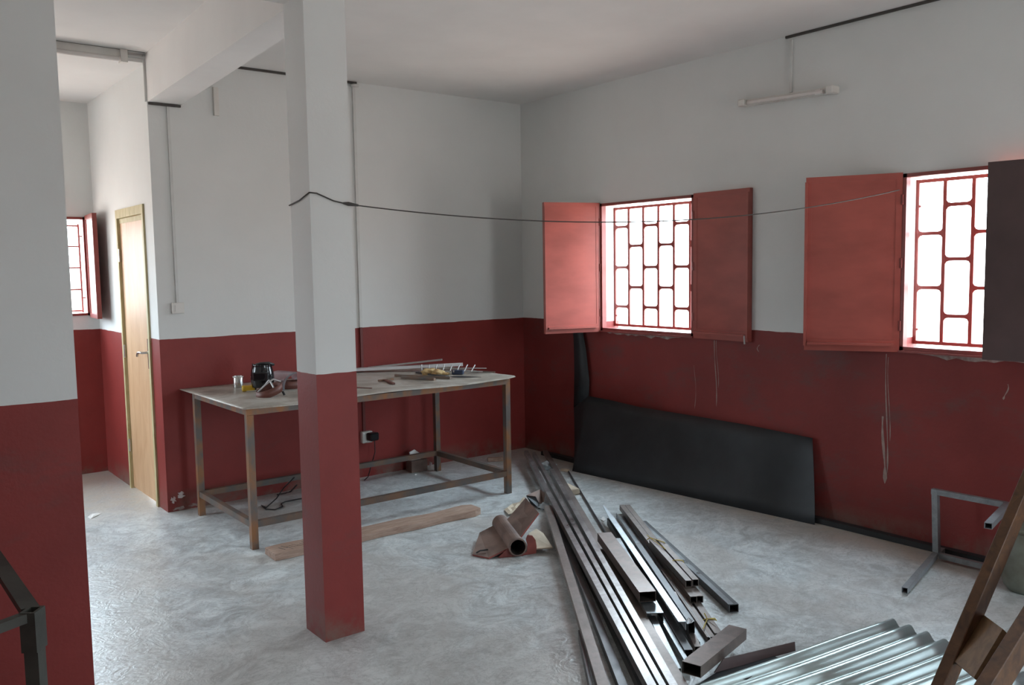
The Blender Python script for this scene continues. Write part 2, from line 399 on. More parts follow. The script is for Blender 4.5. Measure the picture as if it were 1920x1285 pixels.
# ---------------------------------------------------------------- windows
def window(name, y1, y0, xg, label, rows, sh_left, sh_right, ncol=6):
    """y1 = left jamb (towards the corner), y0 = right jamb"""
    w = thing(name, (0, (y0+y1)/2, WZ[0]), label, None); w['kind'] = 'structure'
    z0, z1 = WZ
    t = .022
    fr = MB().box((-.012, y0, z0), (.035, y0+t, z1)).box((-.012, y1-t, z0), (.035, y1, z1)).box((-.012, y0, z0), (.035, y1, z0+t)).box((-.012, y0, z1-t), (.035, y1, z1))
    fr.build('window_frame', M['shutter_edge'], w)
    MB().box((-.03, y0+.0, z0-.012), (0.0, y1, z0-.001)).build('window_sill', M['shutter_edge'], w)
    # security grille: a rim, uprights and staggered cross bars with flared ends
    g0, g1 = y1-.008, y0+.008; zb, zt = z0+.028, z1-.028; b = .021
    g = MB().box((xg, g1, zb), (xg+.014, g0, zb+b)).box((xg, g1, zt-b), (xg+.014, g0, zt)).build('grille_rim', M['grille'], w)
    cw = (g0-g1)/ncol
    for i in range(ncol+1):
        y = g0 - i*cw
        MB().box((xg-.001, y-b/2, zb), (xg+.015, y+b/2, zt)).build('grille_bar', M['grille'], w)
    for i in range(ncol):
        for z in rows[i % len(rows)]:
            a, c = g0-i*cw-b/2+.001, g0-(i+1)*cw+b/2-.001; h = b/2; f = .019
            pr = [(a, z-h-f), (a-f*.5, z-h-f*.25), (a-f*1.3, z-h), (c+f*1.3, z-h), (c+f*.5, z-h-f*.25), (c, z-h-f),
                  (c, z+h+f), (c+f*.5, z+h+f*.25), (c+f*1.3, z+h), (a-f*1.3, z+h), (a-f*.5, z+h+f*.25), (a, z+h+f)]
            MB().slab([(xg, p[0], p[1]) for p in pr], .012, (-1, 0, 0)).build('grille_crossbar', M['grille'], w)
    for z in (zb+.09, zt-.16):
        MB().tube([(xg+.005, y1+.0, z), (xg+.005, y1-.03, z)], .007, 6).build('grille_anchor', M['grille'], w)
    for hy, wd, ang, flip in (sh_left, sh_right):
        shutter(w, hy, wd, ang, flip)
    return w
def shutter(w, hy, wd, ang, flip):
    """hinged at (0, hy); ang = opening angle from the closed position; flip +1 closes towards -y (left leaf), -1 the right leaf"""
    # leaf in local coordinates: u along the leaf from the hinge, n = normal on the room side when closed
    a = math.radians(ang)
    cu = Vector((-math.sin(a), -flip*math.cos(a), 0)); 
    cn = Vector((-math.cos(a), flip*math.sin(a), 0))
    z0, z1 = WZ[0]-.012, WZ[1]+.008
    o = Vector((-.014, hy, 0))
    def bx(mb, u0, u1, n0, n1, za, zb):
        pts = []
        for z in (za, zb):
            for (u, n) in ((u0, n0), (u1, n0), (u1, n1), (u0, n1)):
                p = o + cu*u + cn*n; pts.append((p.x, p.y, z))
        mb.add(pts, [(0,3,2,1),(4,5,6,7),(0,1,5,4),(1,2,6,5),(2,3,7,6),(3,0,4,7)])
        return mb
    th = .034
    # outer steel panel carried on a box frame; the face turned to the room when open is the outer panel side (-n)
    f = MB()
    bx(f, 0, .035, 0, th, z0, z1); bx(f, wd-.035, wd, 0, th, z0, z1); bx(f, .035, wd-.035, 0, th, z0, z0+.035); bx(f, .035, wd-.035, 0, th, z1-.035, z1)
    leaf = f.build('shutter', M['shutter'], w)
    p = bx(MB(), .03, wd-.03, .0025, th-.0025, z0+.03, z1-.03).build('shutter_panel', M['shutter'], leaf, fix=True)
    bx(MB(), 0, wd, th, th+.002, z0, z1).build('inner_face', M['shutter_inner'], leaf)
    r = MB(); e = .012   # raised drip lip along the foot and the meeting edge
    s0 = -.034
    bx(r, .03, wd-.02, s0, 0, z0+.038, z0+.052); bx(r, .03, wd-.02, s0*.2, 0, z0+.052, z0+.07)
    r.build('shutter_lip', M['shutter'], leaf)
    bx(MB(), wd-.012, wd+.004, -.02, th*.6, z0+.03, z1-.03).build('shutter_flange', M['shutter'], leaf)
    for k in range(3):
        z = z0+.16+k*(z1-z0-.32)/2
        q = o + cu*0 ; MB().tube([(q.x, q.y, z-.03), (q.x, q.y, z+.03)], .009, 8).build('hinge', M['shutter_edge'], leaf)
    return leaf
R1 = [(1.345, 1.655, 1.985), (1.525, 1.845)]
rows1 = [(1.366, 1.694, 2.032), (1.529, 1.871)]
rows2 = [(1.544, 1.871), (1.376, 1.715, 2.036)]
w1 = window('window_1', W1[1], W1[0], .15, 'barred window nearest the room corner, red shutters open', rows1, (W1[1], .50, 108.2, 1), (W1[0], .515, 177.5, -1))
w2 = window('window_2', W2[1], W2[0], .15, 'barred window at the right edge, left red shutter folded open', rows2, (W2[1], .548, 152, 1), (W2[0], .49, 6.5, -1))
window('window_4', -6.2, -7.2, .15, 'barred window beside the camera, outside the picture', rows1, (-6.2, .5, 165, 1), (-7.2, .5, 165, -1))
# bolt of the half-closed leaf of window_2
mb = MB().tube([(-0.070, -4.208, 1.285), (-0.070, -4.222, 1.262), (-0.070, -4.228, 1.169)], .006, 8); mb.build('bolt', M['chrome'], w2)
MB().tube([(-0.070, -4.201, 2.221), (-0.070, -4.202, 2.102)], .007, 8).build('bolt', M['grey_flat'], w2)
MB().tube([(-0.060, -2.540, 1.204), (-0.060, -2.545, 1.144)], .006, 8).build('bolt', M['grey_flat'], w1)

# window_3, at the corridor's end; its hidden left part is widened for light
w3 = thing('window_3', (-3.78, YF, 1.36), 'small barred window at the end of the corridor, shutter open', None); w3['kind'] = 'structure'
a0, a1, zb, zt = -5.36, -3.36, 1.36, 2.19
MB().box((a0, YF-.01, zb), (a0+.02, YF+.04, zt)).box((a1-.02, YF-.01, zb), (a1, YF+.04, zt)).box((a0, YF-.01, zb), (a1, YF+.04, zb+.02)).box((a0, YF-.01, zt-.02), (a1, YF+.04, zt)).build('window_frame', M['shutter_edge'], w3)
gx = [-3.387 - k*.145 for k in range(14)]
for x in gx: MB().box((x-.007, YF+.13, zb+.02), (x+.007, YF+.144, zt-.05)).build('grille_bar', M['grille'], w3)
for i, x in enumerate(gx[:-1]):
    for z in ((1.397, 1.579, 1.766, 1.947, 2.123) if i % 2 == 0 else (1.397, 1.49, 1.67, 1.86, 2.123)):
        MB().box((x-.145, YF+.131, z-.007), (x, YF+.143, z+.007)).build('grille_crossbar', M['grille'], w3)
for z in (2.034, 1.507): MB().box((gx[0], YF+.131, z-.006), (-3.36, YF+.143, z+.006)).build('grille_anchor', M['grille'], w3)
f = MB()
so, ux, uy = Vector((-3.365, YF-.012, 0)), Vector((-.08, -.995, 0)).normalized(), Vector((.995, -.08, 0)).normalized()
def b3(mb, u0, u1, n0, n1, za, zb_):
    pts = [so+ux*u+uy*n for (u, n) in ((u0, n0), (u1, n0), (u1, n1), (u0, n1))]
    return mb.add([(p.x, p.y, za) for p in pts] + [(p.x, p.y, zb_) for p in pts], [(0,3,2,1),(4,5,6,7),(0,1,5,4),(1,2,6,5),(2,3,7,6),(3,0,4,7)])
for q in ((0, .035, 0, .035, 1.345, 2.20), (.385, .42, 0, .035, 1.345, 2.20), (.035, .385, 0, .035, 1.345, 1.38), (.035, .385, 0, .035, 2.165, 2.20)): b3(f, *q)
lf = f.build('shutter', M['shutter_edge'], w3); b3(MB(), .03, .39, .006, .029, 1.37, 2.175).build('shutter_panel', M['shutter'], lf)

# ---------------------------------------------------------------- corridor door
d1 = thing('door_1', (XC, .58, 0), 'narrow closed plywood door in a raw timber frame', None); d1['kind'] = 'structure'
MB().box((XC-.014, .20, 0), (XC+.10, .237, 2.20)).box((XC-.014, .923, 0), (XC+.10, .958, 2.20)).box((XC-.014, .237, 2.135), (XC+.10, .923, 2.20)).build('door_frame', M['door_frame'], d1)
leaf = MB().box((XC+.008, .24, .012), (XC+.048, .92, 2.125)).build('door_leaf', M['door'], d1)
MB().box((XC+.004, .245, 2.095), (XC+.012, .915, 2.13)).build('door_trim', M['door_frame'], d1)
MB().box((XC+.002, .275, 1.01), (XC+.008, .315, 1.23)).build('handle_plate', M['chrome'], d1)
MB().tube([(XC+.006, .295, 1.13), (XC-.045, .295, 1.13), (XC-.05, .315, 1.132), (XC-.05, .38, 1.125), (XC-.045, .415, 1.10)], .009, 8).build('door_handle', M['chrome'], d1)
for z in (.35, 1.1, 1.85): MB().tube([(XC-.006, .922, z-.05), (XC-.006, .922, z+.05)], .008, 8).build('hinge', M['chrome'], d1)

# ---------------------------------------------------------------- electrics
def conduit(name, mb, mat, label, cat='conduit'): return tag(mb.build(name, mat), label, cat)
conduit('ceiling_cable', MB().box((-2.655, -.022, H-.016), (-1.685, -.004, H-.001)), M['conduit_dark'], 'dark cable along the top of the back wall behind the pillar', 'cable')
conduit('beam_cable', MB().box((-3.285, -.022, 2.862), (-3.07, -.004, 2.876)), M['conduit_dark'], 'short dark cable under the beam at the back wall', 'cable')
ct = thing('conduit', (-1.71, -.01, .4), 'thin conduit running down the back wall to the socket', 'conduit')
MB().box((-1.722, -.018, 1.243), (-1.700, -.001, H-.02)).build('upper_run', M['conduit_white'], ct)
MB().box((-1.722, -.018, .385), (-1.700, -.001, 1.241)).build('lower_run', M['conduit_red'], ct)
MB().lathe([(.0, 0), (.034, .004), (.034, .02), (0, .022)], 16, (-1.711, -.03, H-.045)).build('junction_cap', M['conduit_white'], ct)
conduit('conduit', MB().box((-3.165, -.016, 1.49), (-3.147, -.001, 2.86)), M['conduit_white'], 'white conduit above the light switch beside the door')
conduit('conduit', MB().box((XC-.016, -.012, 2.88), (XC-.001, .004, 3.19)).box((-3.44, -.014, 3.165), (XC-.001, -.001, 3.18)), M['conduit_white'], 'white conduit dropping beside the beam above the corridor')
sw = thing('light_switch', (-3.16, 0, 1.46), 'square white switch box on the back wall near the door', 'switch')
MB().box((-3.198, -.03, 1.42), (-3.115, -.001, 1.497)).build('switch_box', M['white_plastic'], sw, bevel=.004)
MB().box((-3.180, -.036, 1.436), (-3.133, -.030, 1.480)).build('rocker', M['white_plastic'], sw)
conduit('wall_duct', MB().box((-2.835, -.022, 2.83), (-2.80, -.001, 3.03)), M['white_plastic'], 'short white duct high on the back wall right of the beam', 'duct')
so_ = thing('socket', (-1.68, 0, .33), 'white wall socket with a black plug under the table', 'socket')
MB().box((-1.745, -.045, .29), (-1.65, -.001, .385)).build('socket_box', M['white_plastic'], so_, bevel=.006)
pg = thing('plug', (-1.675, -.075, .345), 'black plug with a thin lead in the wall socket', 'plug')
MB().sweep((-1.675, -.045, .345), (-1.665, -.115, .345), rect(.085, .065)).build('plug_body', M['black'], pg, bevel=.01)
MB().tube([(-1.665, -.10, .32), (-1.67, -.11, .22), (-1.70, -.10, .12), (-1.73, -.09, .02), (-1.78, -.12, .006)], .004, 6).build('lead', M['black'], pg)
# loose flex on the floor behind the pillar
cbl = [(-2.482, -0.357, 0.190), (-2.529, -0.265, 0.100), (-2.575, -0.229, 0.020), (-2.711, -0.367, 0.006), (-2.715, -0.289, 0.006), (-2.728, -0.408, 0.006), (-2.686, -0.462, 0.006), (-2.608, -0.421, 0.006), (-2.588, -0.344, 0.006), (-2.543, -0.307, 0.006), (-2.433, -0.306, 0.006), (-2.271, -0.328, 0.006), (-2.021, -0.232, 0.006)]
tag(MB().tube(cbl, .0045, 6).build('power_cable', M['black']), 'black cable curling on the floor under the table', 'cable')
tag(MB().tube([(-2.571, -0.241, 0.050), (-2.448, -0.098, 0.012), (-2.397, -0.080, 0.012), (-2.423, -0.254, 0.100)], .006, 6).build('power_cable', M['black']), 'thick black cable bend hanging behind the table rail', 'cable')

# fluorescent battens
fl = thing('fluorescent_lamp', (0, -2.85, 2.80), 'short fluorescent batten high on the right wall', 'lamp')
A_, B_ = Vector((-.045, -2.513, 2.812)), Vector((-.045, -3.184, 2.790))
MB().sweep(A_+Vector((.022, 0, 0)), B_+Vector((.022, 0, 0)), rect(.042, .040)).build('batten', M['white_plastic'], fl)
MB().tube([A_+Vector((-.022, -.05, -.006)), B_+Vector((-.022, .05, -.006))], .013, 12).build('lamp_tube', M['tube_glass'], fl)
for p in (A_, B_):
    MB().box((-.085, p.y-.025, p.z-.025), (-.001, p.y+.025, p.z+.022)).build('end_cap', M['white_plastic'], fl, bevel=.006)
MB().box((-.075, -3.12, 2.772), (-.05, -3.08, 2.80)).build('starter', M['white_paper'], fl)
conduit('conduit', MB().box((-.014, -2.868, 2.83), (-.001, -2.850, H-.03)), M['conduit_white'], 'thin vertical conduit feeding the lamp on the right wall')
conduit('ceiling_cable', MB().box((-.02, -5.2, H-.016), (-.004, -2.82, H-.001)), M['conduit_dark'], 'dark cable along the top of the right wall', 'cable')
f2 = thing('fluorescent_lamp', (-3.9, -.03, 3.16), 'long fluorescent batten at the ceiling above the corridor entrance', 'lamp')
MB().box((-4.65, -.045, 3.150), (-3.42, -.002, 3.198)).build('batten', M['white_plastic'], f2)
MB().tube([(-4.6, -.05, 3.135), (-3.47, -.05, 3.135)], .015, 12).build('lamp_tube', M['tube_glass'], f2)
for x in (-4.63, -3.44): MB().box((x-.022, -.07, 3.115), (x+.022, -.002, 3.198)).build('end_cap', M['white_plastic'], f2)
MB().box((-4.6, -.05, 3.1985), (-3.30, -.038, 3.1999)).build('dark_joint', M['conduit_dark'], f2)

# wire strung from the pillar to window_2
pts = []
A_, B_ = Vector((PX0+PW+.006, PY0-.006, 2.00)), Vector((-.03, -3.625, 2.13))
for i in range(33):
    t = i/32; p = A_.lerp(B_, t); p.z -= .128*4*t*(1-t); pts.append(p)
loop = [Vector((PX0-.005, PY0+.21, 2.005)), Vector((PX0-.005, PY0+.10, 2.02)), Vector((PX0-.005, PY0-.005, 2.047)), Vector((PX0+.03, PY0-.006, 2.045)), Vector((PX0+.11, PY0-.006, 2.015)), Vector((PX0+.18, PY0-.006, 2.002))]
wr_ = tag(MB().tube(loop + pts, .0032, 6).build('hanging_wire', M['conduit_dark']), 'thin dark wire tied round the pillar and strung to the right window', 'wire')
MB().tube([Vector((PX0+.155, PY0-.010, 2.006)), Vector((PX0+.18, PY0-.012, 2.003)), Vector((PX0+.23, PY0-.012, 1.998))], [.004, .009, .005], 6).build('knot', M['conduit_dark'], wr_)

# ---------------------------------------------------------------- work table
TZ = .88
tb = thing('work_table', (-2.13, -.7, 0), 'long rusty steel work table against the back wall', 'table')
LX0, LX1, LY0, LY1 = -3.125, -1.14, -1.195, -.225
L_ = .042
for x, y in ((LX0, LY0), (LX1, LY0), (LX0, LY1), (LX1, LY1)):
    MB().box((x-L_/2, y-L_/2, 0), (x+L_/2, y+L_/2, TZ-.045)).build('leg', M['rust'], tb)
zr = .155
for y in (LY0, LY1): MB().box((LX0+L_/2, y-.018, zr-.02), (LX1-L_/2, y+.018, zr+.02)).build('lower_rail', M['rust_dark'], tb)
for x in (LX0, LX1): MB().box((x-.018, LY0+L_/2, zr-.02), (x+.018, LY1-L_/2, zr+.02)).build('lower_rail', M['rust_dark'], tb)
for y in (LY0, LY1): MB().box((LX0-L_/2, y-.02, TZ-.044), (LX1+L_/2, y+.02, TZ-.006)).build('top_rail', M['rust'], tb)
for x in (LX0, LX1): MB().box((x-.02, LY0+.021, TZ-.044), (x+.02, LY1-.021, TZ-.006)).build('top_rail', M['rust'], tb)
# sheet steel top with a drooping round right corner and a lifted rim
tx0, tx1, ty0, ty1 = -3.17, -.99, -1.225, .0
nx, ny = 44, 22; vs = []; fs = []
def topz(x, y):
    z = TZ
    dx = max(0, x-(-1.12)); 
    z += .006*math.sin(x*5.1)*max(0, (-.9-y))/.3
    z -= dx*.04
    return z
for j in range(ny+1):
    for i in range(nx+1):
        x = tx0+(tx1-tx0)*i/nx; y = ty0+(ty1-ty0)*j/ny - .004
        rad = .16   # rounded right corners
        for cy, sg in ((ty0+rad, -1), (ty1-rad, 1)):
            if x > tx1-rad and (y-cy)*sg > 0:
                lim = math.sqrt(max(0, 1-((y-cy)/rad)**2))*rad
                x = tx1-rad + (x-(tx1-rad))*lim/rad
        vs.append((x, y, topz(x, y)))
for j in range(ny):
    for i in range(nx): a = j*(nx+1)+i; fs.append((a, a+1, a+nx+2, a+nx+1))
mb = MB().add(vs, fs, True); n0 = len(vs)
mb.add([(v[0], v[1], v[2]-.005) for v in vs], [tuple(reversed(f)) for f in fs], True)
rim = [i for i in range(nx+1)] + [(j)*(nx+1)+nx for j in range(1, ny+1)] + [ny*(nx+1)+i for i in range(nx-1, -1, -1)] + [j*(nx+1) for j in range(ny-1, 0, -1)]
for k in range(len(rim)):
    a, b = rim[k], rim[(k+1) % len(rim)]; mb.f.append([a, n0+a, n0+b, b]); mb.sm.append(False)
mb.build('tabletop', M['table_top'], tb, fix=False)

T = TZ + .001
def flat_bar(name, p0, p1, w, h, mat, label, cat, group=None, up=(0,0,1), zc=True):
    p0, p1 = Vector(p0), Vector(p1)
    return tag(MB().sweep(p0, p1, rect(w, h, 0, h/2 if zc else 0), up).build(name, mat), label, cat, group)
# cup
c = (-2.830, -0.241, 0.880)
cup = thing('metal_cup', c, 'small cylindrical metal cup at the left of the table', 'cup')
MB().lathe([(0, .0), (.034, .0), (.035, .004), (.035, .082), (.033, .084), (.032, .080), (.032, .006), (0, .005)], 28, (c[0], c[1], T)).build('cup_body', M['chrome'], cup)
MB().lathe([(.0355, .074), (.037, .078), (.0355, .083)], 28, (c[0], c[1], T)).build('rim', M['white_plastic'], cup)
# tape measure
c = (-2.836, -0.460, 0.880)
tp = thing('tape_measure', c, 'yellow tape measure beside the metal cup', 'tape measure')
MB().sweep((c[0]-.045, c[1]+.012, T+.018), (c[0]+.035, c[1]-.012, T+.018), [(-.03, -.018), (.03, -.018), (.033, 0), (.03, .018), (-.03, .018), (-.033, 0)]).build('case', M['yellow'], tp, bevel=.004)
MB().sweep((c[0]+.0352, c[1]-.0121, T+.018), (c[0]+.045, c[1]-.015, T+.018), rect(.045, .026)).build('dark_side', M['black'], tp)
MB().sweep((c[0]-.03, c[1]-.030, T+.003), (c[0]+.035, c[1]-.045, T+.003), rect(.022, .004)).build('blade', M['white_plastic'], tp)
# welding mask standing with headband
c = Vector((-2.785, -0.582, 0.880))
wm = thing('welding_mask', c, 'black welding mask with a red-brown headband', 'mask')
def shell(c, w, h, d, yaw, z0, tilt=0, nu=18, nv=12, cut=1.0):
    vs = []; fs = []
    for j in range(nv+1):
        for i in range(nu+1):
            a = math.pi*(i/nu-.5)*1.15*cut; v = j/nv
            prof = (.84+.16*math.sin(math.pi*min(1, v*1.05+.1)))
            x = math.sin(a)*w/2*prof; y = -math.cos(a)*d*prof; z = z0+h*v
            y += tilt*v
            X_ = c[0]+x*math.cos(yaw)-y*math.sin(yaw); Y_ = c[1]+x*math.sin(yaw)+y*math.cos(yaw)
            vs.append((X_, Y_, z))
    for j in range(nv):
        for i in range(nu): a = j*(nu+1)+i; fs.append((a, a+1, a+nu+2, a+nu+1))
    return vs, fs
def thick(name, vs, fs, mat, parent, t=.003):
    o = MB().add(vs, fs, True).build(name, mat, parent); md = o.modifiers.new('thickness', 'SOLIDIFY'); md.thickness = t; md.offset = 0; return o
wc = (c.x+.02, c.y+.05)
vs, fs = shell(wc, .155, .165, .075, -.5, T+.028)
thick('mask_shell', vs, fs, M['black_glossy'], wm, .004)
MB().sweep((wc[0]-.03, wc[1]-.055, T+.11), (wc[0]-.05, wc[1]-.088, T+.11), rect(.10, .055)).build('visor_frame', M['black'], wm, bevel=.004)
MB().sweep((wc[0]-.0505, wc[1]-.0885, T+.11), (wc[0]-.052, wc[1]-.092, T+.11), rect(.08, .038)).build('visor_glass', M['black_glossy'], wm)
MB().tube([(wc[0]-.05, wc[1]-.02, T+.186), (wc[0]-.03, wc[1]-.06, T+.197), (wc[0]+.02, wc[1]-.07, T+.197), (wc[0]+.07, wc[1]-.03, T+.18)], .010, 8).build('top_band', M['black'], wm)
# headband: an inclined red-brown ring with a cross strap
hb = []; hc = Vector((-2.830, -0.805, 0.915))
for k in range(25):
    a = 2*math.pi*k/24; hb.append(hc + Vector((.085*math.cos(a), .075*math.sin(a), .028*math.cos(a))))
vs = [tuple(p+Vector((0, 0, -.027))) for p in hb] + [tuple(p+Vector((0, 0, .027))) for p in hb]
thick('headband', vs, [(i, i+1, 26+i, 25+i) for i in range(24)], M['leather'], wm, .005)
MB().tube([hc+Vector((-.08, 0, .0)), hc+Vector((-.03, -.01, .045)), hc+Vector((.03, 0, .075)), hc+Vector((.08, 0, .055))], .006, 6).build('strap', M['grey_flat'], wm)
MB().tube([hc+Vector((0, -.074, .028)), hc+Vector((0, -.03, .06)), hc+Vector((.02, .05, .065)), hc+Vector((.0, .074, .028))], .006, 6).build('strap', M['grey_flat'], wm)
MB().tube([hc+Vector((.07, -.05, -.005)), hc+Vector((.078, -.062, -.03))], .008, 8).build('knob', M['black'], wm)
# clear face shield
c = (-2.568, -0.575, 0.880)
fsd = thing('face_shield', c, 'clear curved face shield with a brown band beside the pillar', 'face shield')
vs = []; fs = []
for j in range(9):
    for i in range(17):
        a = math.pi*i/16; x = -.13*math.cos(a)*1.0; z = .002+.115*math.sin(a)**.75; y = -.10+.22*j/8
        vs.append((c[0]+x*.92-y*.3, c[1]+y+x*.1+.04, T+z))
for j in range(8):
    for i in range(16): a = j*17+i; fs.append((a, a+1, a+18, a+17))
thick('visor', vs, fs, M['clear'], fsd, .002)
pr = [(c[0]+.0+.075*math.cos(t), c[1]+.03+.06*math.sin(t)) for t in [2*math.pi*k/20 for k in range(21)]]
vs = [(x, y, T+.001) for x, y in pr] + [(x, y, T+.052) for x, y in pr]
thick('headband', vs, [(i, i+1, 22+i, 21+i) for i in range(20)], M['leather'], fsd, .004)

# strips, rods and small tools at the right half of the table
flat_bar('aluminium_strip', (-1.878, 0.030, 0.890), (-1.065, -0.525, 0.915), .055, .022, M['white_flat'], 'long bright white channel strip lying along the table back', 'metal strip')
flat_bar('aluminium_strip', (-1.675, -0.044, 0.905), (-1.217, -0.449, 0.965), .035, .012, M['grey_flat'], 'grey metal strip rising to the right behind the white one', 'metal strip')
lat = thing('lattice_bar', (-1.134, -0.486, 0.900), 'small steel lattice of two rods joined by short pegs', 'lattice')
la, lb = Vector((-1.443, -0.474, 0.925)), Vector((-1.042, -0.816, 0.915))
lc, ld = Vector((-1.449, -0.484, 0.905)), Vector((-1.091, -0.832, 0.895))
MB().tube([la, lb], .004, 6).build('rod', M['grey_flat'], lat); MB().tube([lc, ld], .004, 6).build('rod', M['grey_flat'], lat)
for k in range(8):
    t = .02+.8*k/7; p = la.lerp(lb, t); q = lc.lerp(ld, t)
    MB().tube([q+(q-p)*.1+Vector((0, 0, 0)), p+(p-q)*.2+Vector((0, 0, .022))], .0045, 6).build('peg', M['grey_flat'], lat)
def rod(name, p0, p1, r, mat, label, cat='rod'):
    return tag(MB().tube([p0, p1], r, 8, smooth=False).build(name, mat), label, cat)
flat_bar('steel_bar', (-1.688, -0.499, 0.881), (-1.471, -0.943, 0.881), .022, .016, M['rust_dark'], 'dark square bar lying nearest the table edge, rear of two', 'metal bar')
flat_bar('steel_bar', (-1.720, -0.649, 0.881), (-1.600, -0.923, 0.881), .024, .018, M['rust_dark'], 'short dark square bar nearest the front table edge', 'metal bar')
flat_bar('steel_bar', (-1.456, -0.446, 0.881), (-1.434, -0.846, 0.881), .03, .012, M['steel_dark'], 'dark flat bar lying under the gloves', 'metal bar')
flat_bar('steel_bar', (-1.216, -0.437, 0.881), (-1.006, -0.879, 0.881), .012, .010, M['rust_dark'], 'thin dark rod reaching right beyond the blue box', 'metal bar')
tag(MB().slab([(-1.395, -0.817, 0.883), (-1.308, -0.858, 0.883), (-1.242, -1.017, 0.883), (-1.373, -0.921, 0.883)], .002, (0, 0, 1)).build('steel_offcut', M['black']), 'pointed black sheet offcut on the table', 'offcut')
flat_bar('steel_rod', (-2.240, -0.842, 0.882), (-2.165, -0.991, 0.882), .010, .006, M['leather'], 'thin brown rod beside the pillar on the table', 'rod')
# tin tray of filings
tag(MB().slab([(-1.419, -0.305, 0.883), (-1.247, -0.324, 0.883), (-1.260, -0.518, 0.883), (-1.441, -0.485, 0.883)], .004, (0, 0, 1)).build('tin_plate', M['grey_flat']), 'small bent grey tin plate beneath the gloves', 'plate')
# hammer
hm = thing('hammer', (-1.862, -0.671, 0.880), 'small rusty hammer on the table right of the pillar', 'hammer')
MB().sweep((-1.947, -0.693, 0.890), (-1.816, -0.695, 0.890), rect(.014, .014)).build('head', M['rust'], hm, bevel=.002)
MB().sweep((-1.894, -0.703, 0.890), (-1.944, -0.912, 0.887), rect(.026, .014)).build('handle', M['leather'], hm, bevel=.003)
# gloves
gl = thing('work_gloves', (-1.367, -0.542, 0.890), 'pair of crumpled tan work gloves on the bars', 'gloves')
def crumple(name, c, rx, ry, rz, mat, parent, seed, sub=3, amp=.35):
    bm = bmesh.new(); bmesh.ops.create_icosphere(bm, subdivisions=sub, radius=1)
    rnd = random.Random(seed); ph = [rnd.uniform(0, 6) for _ in range(9)]
    for v in bm.verts:
        p = v.co; k = 1+amp*(math.sin(p.x*5+ph[0])*math.sin(p.y*4+ph[1])+.6*math.sin(p.z*7+ph[2]+p.x*6)+.4*math.sin(p.y*11+ph[3]))*.5
        v.co = Vector((c[0]+p.x*rx*k, c[1]+p.y*ry*k, c[2]+max(-.95, p.z)*rz*k))
    me = bpy.data.meshes.new(name); bm.to_mesh(me); bm.free()
    for p in me.polygons: p.use_smooth = True
    me.materials.append(mat); o = bpy.data.objects.new(name, me); COL.objects.link(o)
    if parent: o.parent = parent; o.matrix_parent_inverse = Matrix.Translation(-Vector(parent.location))
    return o
g1 = (-1.439, -0.585, 0.900); g2 = (-1.405, -0.669, 0.900)
crumple('palm', g1, .060, .045, .030, M['glove'], gl, 1); crumple('palm', g2, .05, .045, .026, M['glove'], gl, 4)
for k in range(4):
    q = Vector(g2)+Vector((.02+.012*k, -.03-.004*k, -.006)); MB().tube([q, q+Vector((.03, -.025+.012*k, -.006))], [.010, .007], 8).build('finger', M['glove'], gl)
# blue device
bb = thing('blue_box', (-1.163, -0.582, 0.880), 'small dark blue plastic box at the right of the table', 'box')
MB().sweep((-1.295, -0.708, 0.898), (-1.233, -0.772, 0.898), rect(.05, .034)).build('case', M['blue_box'], bb, bevel=.004)
MB().tube([(-1.303, -0.734, 0.905), (-1.297, -0.740, 0.905)], .010, 10).build('knob', M['chrome'], bb)

# things under and behind the table
pb = thing('torn_box', (-1.254, -0.148, 0.000), 'torn white and brown cardboard box under the table', 'box')
bx0 = Vector((-1.268, -0.136, 0.000))
MB().box((bx0.x-.085, bx0.y-.02, .001), (bx0.x+.07, bx0.y+.07, .10)).build('box_body', M['blade'], pb)
MB().slab([(bx0.x-.06, bx0.y+.02, .10), (bx0.x+.03, bx0.y+.02, .10), (bx0.x+.045, bx0.y+.03, .135), (bx0.x-.02, bx0.y+.035, .185), (bx0.x-.07, bx0.y+.03, .17)], .01).build('torn_flap', M['white_paper'], pb)
tag(MB().slab([(-1.121, -0.076, 0.050), (-1.129, -0.123, 0.050), (-1.179, -0.189, 0.000), (-1.185, -0.158, 0.000)], .004).build('paper_scrap', M['white_paper']), 'white paper strip standing beside the torn box', 'paper')
tag(MB().sweep((-0.616, -0.229, 0.018), (-0.498, -0.308, 0.018), rect(.05, .034)).build('wood_block', M['plank'], bevel=.004), 'small wooden block on the floor by the back wall', 'wood block')

# plank on the floor
pa, pb_ = Vector((-3.118, -1.420, 0.020)), Vector((-1.629, -1.457, 0.020))
pk = thing('floor_plank', (pa+pb_)/2 - Vector((0, 0, .02)), 'long rough wooden plank lying in front of the table', 'plank')
dd = (pb_-pa).normalized(); side = Vector((-dd.y, dd.x, 0))
n = 24; vs = []
for i in range(n+1):
    p = pa.lerp(pb_, i/n); wv = .082+.006*math.sin(i*.9)
    if i == n: wv *= .7
    for (s_, z_) in ((-wv, .002), (wv, .002), (wv*.97, .042), (-wv*.97, .042)):
        q = p+side*s_; vs.append((q.x, q.y, z_+.003*math.sin(i*.6)*(z_ > .01)))
fs = [(i*4+k, i*4+(k+1) % 4, (i+1)*4+(k+1) % 4, (i+1)*4+k) for i in range(n) for k in range(4)] + [(3, 2, 1, 0), (n*4, n*4+1, n*4+2, n*4+3)]
MB().add(vs, fs).build('board', M['plank'], pk)
mk = MB()
for k in range(9):
    p = pa + dd*(.06+.022*k) + side*(-.01+.02*math.sin(k*2.1)); mk.tube([p+side*.025+Vector((0, 0, .0235)), p-side*.03+dd*.02+Vector((0, 0, .0235))], .0022, 5)
mk.build('scorch_marks', M['black'], pk)

